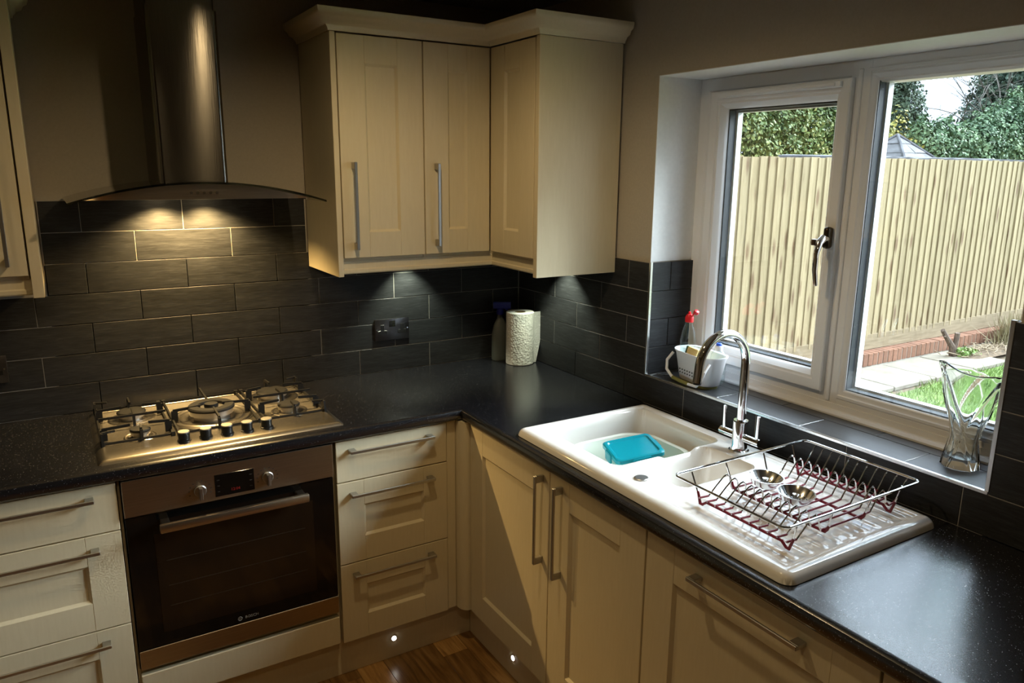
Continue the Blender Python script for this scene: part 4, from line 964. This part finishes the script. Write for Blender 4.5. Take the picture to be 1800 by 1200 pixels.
# ================================================================== garden
GZ = 0.0
bm = B(); box(bm, .28, 40, -14, 1.16, -.3, -.042); finish('ground', bm, M['soil'], smooth=False, kind='structure')
bm = B(); box(bm, -3.2, 40, 1.36, 45, -.3, -.042); finish('ground', bm, M['soil'], smooth=False, kind='structure')
# paving
pav = tag(D.objects.new('paving', None), kind='structure'); COL.objects.link(pav); pav.location = (4, .8, 0)
slab_me = {}
def slab(x0, x1, y0, y1):
    k = (round(x1-x0, 3), round(y1-y0, 3))
    if k not in slab_me:
        b = B(); box(b, -k[0]/2, k[0]/2, -k[1]/2, k[1]/2, -.04, 0, .006); me = D.meshes.new('slab'); b.to_mesh(me); b.free(); me.materials.append(M['slab']); slab_me[k] = me
    o = put('slab', slab_me[k], pav); o.location = ((x0+x1)/2, (y0+y1)/2, GZ+random.uniform(-.003, .003))
ps_ = .60
for i in range(22):
    x0 = .45+i*ps_
    if not (5.6 < x0+.3 < 6.9): slab(x0+.006, x0+ps_-.006, .655, 1.165)
    slab(x0-.3+.006, x0-.3+ps_-.006, .155, .643) if x0 < 3.9 else None
    if x0 < 2.0: slab(x0+.006, x0+ps_-.006, -.345, .143); slab(x0+.006, x0+ps_-.006, -.845, -.357)
# brick edging: bricks laid on edge
be = thing('brick_edging', (5, 1.22, 0), 'low orange brick edging course along the foot of the fence', 'edging')
bb = B(); box(bb, -.0325, .0325, -.055, .055, 0, .115, .003); bme = D.meshes.new('brick'); bb.to_mesh(bme); bb.free(); bme.materials.append(M['brick'])
for i in range(150):
    o = put('brick', bme, be); o.location = (1.2+i*.075, 1.235+random.uniform(-.002, .002), GZ+random.uniform(-.002, .002))
bm = B(); box(bm, 1.1, 12.5, 1.185, 1.285, -.1, .108); finish('mortar', bm, plain('mortar', (.38, .34, .28), .95), be, smooth=False)
# fence
fn = thing('garden_fence', (6, 1.33, 0), 'tall pale closeboard timber fence of vertical boards across the garden', 'fence')
pm = []
for k in range(5):
    b = B(); w = .122; th_ = .016
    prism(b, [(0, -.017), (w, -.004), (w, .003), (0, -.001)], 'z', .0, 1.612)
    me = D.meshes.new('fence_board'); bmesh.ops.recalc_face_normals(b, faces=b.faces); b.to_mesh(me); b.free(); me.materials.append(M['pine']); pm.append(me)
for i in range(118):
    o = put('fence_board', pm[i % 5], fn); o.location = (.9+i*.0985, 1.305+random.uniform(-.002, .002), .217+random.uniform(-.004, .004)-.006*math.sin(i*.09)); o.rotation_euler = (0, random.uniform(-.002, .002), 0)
for i in range(4):
    bm = B(); box(bm, 1.0+i*2.95, 1.0+(i+1)*2.95-.01, 1.290, 1.318, .115, .262, .003); finish('gravel_board', bm, M['board'], fn)
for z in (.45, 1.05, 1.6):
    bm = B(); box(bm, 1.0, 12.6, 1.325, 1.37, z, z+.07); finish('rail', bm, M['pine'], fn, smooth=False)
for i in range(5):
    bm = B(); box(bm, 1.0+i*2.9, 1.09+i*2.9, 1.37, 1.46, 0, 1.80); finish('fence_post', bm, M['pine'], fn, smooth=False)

def scatter_mesh(name, P, Nrm, size, mat, tone, asp=1.6):
    """one leaf (a bent quad) at each point"""
    n = len(P); a = rng.normal(size=(n, 3)); t1 = np.cross(Nrm, a); t1 /= np.linalg.norm(t1, axis=1)[:, None]+1e-9; t2 = np.cross(Nrm, t1); t2 /= np.linalg.norm(t2, axis=1)[:, None]+1e-9
    s = size*rng.uniform(.6, 1.25, n)[:, None]
    V = np.empty((n, 4, 3)); V[:, 0] = P-t1*s*asp/2; V[:, 1] = P+t2*s*.5+Nrm*s*.12; V[:, 2] = P+t1*s*asp/2; V[:, 3] = P-t2*s*.5+Nrm*s*.12
    V = V.reshape(-1, 3); F = np.arange(n*4).reshape(n, 4)
    me = D.meshes.new(name); me.vertices.add(n*4); me.vertices.foreach_set('co', V.ravel()); me.loops.add(n*4); me.loops.foreach_set('vertex_index', F.ravel())
    me.polygons.add(n); me.polygons.foreach_set('loop_start', np.arange(0, n*4, 4)); me.update(calc_edges=True)
    at = me.attributes.new('tone', 'FLOAT', 'POINT'); at.data.foreach_set('value', np.repeat(tone, 4).astype('f')); me.materials.append(mat); return me
def cloud(blobs, per, size, mat, name='foliage', shell=.45, spread=.24, asp=1.6, tone_c=.5):
    Ps = []; Ns = []; Ts = []
    for (c, r) in blobs:
        n = int(per*r[0]*r[2]); u = rng.normal(size=(n, 3)); u /= np.linalg.norm(u, axis=1)[:, None]
        rad = (1-shell*rng.random(n)**1.6)[:, None]
        lump = 1+.16*np.sin(u[:, :1]*7+c[0]*3)*np.cos(u[:, 2:]*6+c[1])+.10*np.sin(u[:, 1:2]*15+c[2])
        P = np.array(c)+u*np.array(r)*rad*lump; Ps.append(P); N_ = u+rng.normal(size=(n, 3))*.7; N_[:, 2] += .4; Ns.append(N_/np.linalg.norm(N_, axis=1)[:, None])
        cl = .5*np.sin(P[:, 0]*4.1+P[:, 2]*3)+.5*np.sin(P[:, 1]*3.3-P[:, 2]*5); Ts.append(np.clip(tone_c+spread*cl+rng.normal(size=n)*.16, 0, 1))
    return scatter_mesh(name, np.concatenate(Ps), np.concatenate(Ns), size, mat, np.concatenate(Ts), asp)
def branch(bm, p, d, L, r, depth, spread=.6, droop=0.):
    p = Vector(p); d = Vector(d).normalized(); pts = [p.copy()]; rs = [r]
    for i in range(4):
        d = (d+Vector((random.uniform(-.18, .18), random.uniform(-.18, .18), random.uniform(-.12, .12)-droop))).normalized(); p = p+d*L/4; pts.append(p.copy()); rs.append(r*(1-.15*(i+1)))
    tube(bm, pts, rs, 5 if depth < 2 else 4)
    if depth > 0:
        for k in range(3):
            q = pts[random.choice((2, 3, 4))]; dd = (d+Vector((random.uniform(-spread, spread), random.uniform(-spread, spread), random.uniform(-spread, spread)))).normalized()
            branch(bm, q, dd, L*random.uniform(.55, .75), r*.5, depth-1, spread, droop)
def tree(name, loc, label, cat, blobs, per, size, mat, trunk_h, tr, group=None, **k):
    t_ = thing(name, loc, label, cat, group)
    tag(put('foliage', cloud(blobs, per, size, mat, **k), t_), kind='stuff')
    bm = B(); tube(bm, [(loc[0], loc[1], -.05), (loc[0]+.05, loc[1], trunk_h*.5), (loc[0], loc[1]+.03, trunk_h)], [tr, tr*.8, tr*.5], 8); finish('trunk', bm, M['bark'], t_)
    return t_
tree('leafy_tree', (5.9, 3.9, 0), 'broad green tree with yellowing leaves behind the fence in the left window pane', 'tree',
     [((4.9, 3.7, 2.0), (.9, .6, .9)), ((5.7, 3.9, 2.2), (.9, .6, 1.0)), ((6.6, 4.0, 2.3), (.9, .6, 1.0)), ((7.3, 4.1, 2.3), (.55, .5, .95)), ((5.2, 4.0, 2.9), (.9, .6, .8)), ((6.2, 4.1, 3.1), (.9, .6, .8)), ((7.0, 4.2, 3.2), (.7, .5, .7))], 15000, .036, M['leaf_green'], 2.6, .12)
tree('tall_conifer', (14.15, 7.5, 0), 'tall narrow dark conifer beside the mullion beyond the shed roof', 'tree',
     [((14.35, 7.5, 2.5), (.72, .6, .8)), ((14.2, 7.5, 3.1), (.62, .5, .8)), ((14.05, 7.5, 3.8), (.46, .45, .7)), ((13.9, 7.5, 4.6), (.4, .4, .8))], 11000, .05, M['leaf_dark'], 4.4, .12, tone_c=.8)
tree('small_tree', (11.9, 6.4, 0), 'yellow-green small tree in front of the narrow conifer', 'tree', [((11.85, 6.4, 2.2), (.46, .4, .60))], 12000, .045, M['leaf_green'], 2.0, .06, tone_c=.85)
tree('autumn_shrub', (11.9, 5.7, 0), 'sparse yellow autumn shrub behind the shed roof ridge', 'shrub', [((11.75, 5.7, 2.10), (.34, .3, .26)), ((11.6, 5.7, 2.5), (.22, .15, .40))], 1500, .045, M['leaf_yellow'], 2.0, .03)
ivy = [((12.95, 5.9, 2.15), (.62, .4, .42)), ((12.6, 5.9, 2.35), (.22, .2, .42)), ((13.7, 5.9, 2.1), (.9, .4, .50)), ((13.35, 5.9, 2.55), (.25, .2, .22)), ((14.6, 5.9, 2.15), (.9, .5, .62)), ((15.5, 6.0, 2.3), (.9, .5, .75)), ((16.5, 6.0, 2.5), (.9, .5, 1.0)), ((17.6, 6.0, 2.7), (.9, .5, 1.2))]
tree('ivy_mass', (14.5, 5.9, 0), 'dense rounded mass of green ivy above the fence in the right window pane', 'ivy', ivy, 9000, .058, M['leaf_ivy'], 1.9, .1, asp=1.2)
tree('large_conifer', (20.3, 8.3, 0), 'large dark conifer rising behind the ivy at the right of the window', 'tree',
     [((19.9, 8.3, 3.0), (1.1, .8, .9)), ((20.5, 8.3, 3.9), (1.2, .8, 1.0)), ((21.0, 8.3, 4.9), (1.3, .8, 1.1)), ((19.2, 8.3, 2.6), (.8, .6, .5)), ((22, 8.4, 4.2), (1.2, .8, 1.6))], 6500, .07, M['leaf_dark'], 5.6, .2, tone_c=.55)
random.seed(11)
bt_ = thing('bare_tree', (17.9, 7.15, 0), 'bare grey branches spreading out above the ivy against the sky', 'tree')
bm = B(); tube(bm, [(17.9, 7.15, 0), (17.85, 7.15, 1.8), (17.8, 7.15, 3.0)], [.09, .07, .05], 7)
for z, L, dx in ((2.4, 2.4, -.9), (2.8, 2.4, -.9), (3.0, 2.2, -.7), (3.1, 2.2, -.5), (3.1, 1.8, .3), (3.1, 1.8, 0), (2.9, 2.3, -1.2)):
    branch(bm, (17.8, 7.15, z-.1), (dx, random.uniform(-.1, .1), .62), L*.72, .022, 3, .6, .04)
finish('branches', bm, M['twig'], bt_, smooth=False, kind='stuff')
# shed with pyramid roof behind the fence
sh = thing('shed', (8.7, 3.95, 0), 'old shed with a grey slate pyramid roof behind the fence', 'shed')
bm = B(); box(bm, 7.6, 9.8, 2.85, 5.05, 0, 1.12); finish('shed_wall', bm, M['brickwall'], sh, smooth=False)
ap = (8.70, 3.85, 2.225); base_ = [(7.4, 2.55, 1.08), (10.0, 2.55, 1.08), (10.0, 5.15, 1.08), (7.4, 5.15, 1.08)]
random.seed(5)
for k in range(4):
    p, q = Vector(base_[k]), Vector(base_[(k+1) % 4]); A_ = Vector(ap); nr = 9
    for r_ in range(nr):
        f0, f1 = r_/nr, (r_+1)/nr; a0_, a1_ = p.lerp(A_, f0), q.lerp(A_, f0); b0_, b1_2 = p.lerp(A_, f1), q.lerp(A_, f1); nn = max(2, int((a1_-a0_).length/.34))
        for c_ in range(nn):
            s0_, s1_ = c_/nn+.003, (c_+1)/nn-.003; lift = Vector((0, 0, random.uniform(.004, .012)))
            v4 = [a0_.lerp(a1_, s0_)+lift*1.6, a0_.lerp(a1_, s1_)+lift*1.6, b0_.lerp(b1_2, s1_)+lift*.2, b0_.lerp(b1_2, s0_)+lift*.2]
            bm = B(); loft(bm, [[v-Vector((0, 0, .012)) for v in v4], v4]); finish('roof_slate', bm, M['roof'], sh, smooth=False)
for k in range(4):
    bm = B(); p = Vector(base_[k]); tube(bm, [p+Vector((0, 0, .01)), Vector(ap)+Vector((0, 0, .01))], .022, 6); finish('ridge_cap', bm, M['felt'], sh)
# long low outbuilding edge just over the fence
ob = thing('lean_to_roof', (7, 1.95, 0), 'ragged grey felt edge of a low lean-to roof showing just above the fence', 'roof')
bm = B(); L = []
for i in range(74):
    x_ = 4.55+i*.125; w1, w2 = random.uniform(-.010, .010), random.uniform(-.008, .008)
    L.append([(x_, 1.62+w2, 1.80+w1*.6), (x_, 1.62+w2, 1.856+w1), (x_, 2.45, 1.875+w1), (x_, 2.45, 1.83)])
loft(bm, L); finish('felt_edge', bm, M['felt'], ob, ang=.3)
bm = B(); box(bm, 4.65, 13.1, 1.70, 2.4, 0, 1.79); finish('outbuilding_wall', bm, M['brickwall'], ob, smooth=False)
# lawn
lw = tag(D.objects.new('lawn', None), kind='structure'); COL.objects.link(lw); lw.location = (5, -1, 0)
bm = B(); ed = [(2.6, -6), (2.6, -.4), (3.1, .25), (3.5, .50), (4.5, .57), (5.8, .60), (9, .62), (14, .62), (14, -6)]
vv = [bm.verts.new((x, y, -.006)) for x, y in ed]; bm.faces.new(vv); finish('turf', bm, M['lawn'], lw, smooth=False)
n = 26000; P = np.stack([rng.uniform(2.9, 8.2, n), rng.uniform(-1.6, .62, n), np.zeros(n)], -1)
edge = np.interp(P[:, 0], [2.6, 3.1, 3.5, 4.5, 5.8, 14], [-.4, .25, .50, .57, .60, .62])+.03*np.sin(P[:, 0]*9)+.015*np.sin(P[:, 0]*31); P = P[P[:, 1] < edge+rng.normal(size=n)*.012]; n = len(P)
hgt = rng.uniform(.025, .065, n); lean = rng.normal(size=(n, 2))*.022; w = .0035; ang_ = rng.uniform(0, PI, n); dx, dy = np.cos(ang_)*w, np.sin(ang_)*w
V = np.empty((n, 3, 3)); V[:, 0] = P+np.stack([dx, dy, np.full(n, -.006)], -1); V[:, 1] = P-np.stack([dx, dy, np.full(n, .006)], -1); V[:, 2] = P+np.stack([lean[:, 0], lean[:, 1], hgt], -1)
def tri_mesh(name, V, mat, tone):
    n = len(V); me = D.meshes.new(name); me.vertices.add(n*3); me.vertices.foreach_set('co', V.ravel()); me.loops.add(n*3); me.loops.foreach_set('vertex_index', np.arange(n*3)); me.polygons.add(n); me.polygons.foreach_set('loop_start', np.arange(0, n*3, 3)); me.update(calc_edges=True)
    at = me.attributes.new('tone', 'FLOAT', 'POINT'); at.data.foreach_set('value', np.repeat(tone, 3).astype('f')); me.materials.append(mat); return me
tag(put('grass', tri_mesh('grass', V, M['blade'], np.clip(.5+.25*np.sin(P[:, 0]*5)*np.sin(P[:, 1]*7)+rng.normal(size=n)*.2, 0, 1)), lw), kind='stuff')
# stump, cut stalks, dry clump, debris
stp = thing('dead_stump', (5.50, 1.02, 0), 'dark forked dead shrub stump at the foot of the fence', 'stump')
bm = B(); tube(bm, [(5.56, 1.02, -.02), (5.52, 1.02, .10), (5.42, 1.03, .20), (5.36, 1.04, .27)], [.035, .028, .023, .020], 8); tube(bm, [(5.53, 1.02, .02), (5.56, 1.01, .14), (5.55, 1.0, .23)], [.030, .026, .024], 8)
tube(bm, [(5.42, 1.03, .20), (5.36, 1.02, .215)], [.010, .006], 6); finish('stems', bm, M['bark'], stp)
put('sprouts', cloud([((5.62, .95, .05), (.10, .07, .05)), ((5.74, .93, .03), (.08, .06, .03))], 22000, .022, M['blade']), stp)
random.seed(3)
dbr = B()
for i in range(170):
    x_, y_ = random.gauss(6.15, .34), random.gauss(1.0, .07); a = random.uniform(0, PI); L_ = random.uniform(.05, .16)
    tube(dbr, [(x_, y_, .006+random.random()*.03), (x_+L_*math.cos(a), y_+L_*math.sin(a)*.6, .006+random.random()*.05)], .0035, 4)
finish('twig_litter', dbr, M['straw'] if False else plain('dry_twigs', (.30, .23, .15), .95), smooth=False, label='scattered pale dry twigs and leaf litter on the bed below the fence', cat='twigs', kind='stuff')
n = 700; cxs = rng.normal(6.75, .16, n); cys = rng.normal(1.02, .05, n); P = np.stack([cxs, cys, np.zeros(n)], -1); hgt = rng.uniform(.12, .36, n); lean = rng.normal(size=(n, 2))*.09; ang_ = rng.uniform(0, PI, n); w = .006; dx, dy = np.cos(ang_)*w, np.sin(ang_)*w
V = np.empty((n, 3, 3)); V[:, 0] = P+np.stack([dx, dy, np.zeros(n)], -1); V[:, 1] = P-np.stack([dx, dy, np.zeros(n)], -1); V[:, 2] = P+np.stack([lean[:, 0], lean[:, 1], hgt], -1)
cl_ = thing('dry_plant_clump', (6.75, 1.02, 0), 'straw-coloured dry plant clump at the fence foot near the window jamb', 'plant'); put('stalks', tri_mesh('stalks', V, M['straw'], rng.random(n)), cl_)
bm = B(); L = []
loft(bm, [rrect(6.25, .98, .72, .17, .15, -.004), rrect(6.25, .98, .60, .13, .12, .012)]); finish('soil_bed', bm, M['soil'], pav)
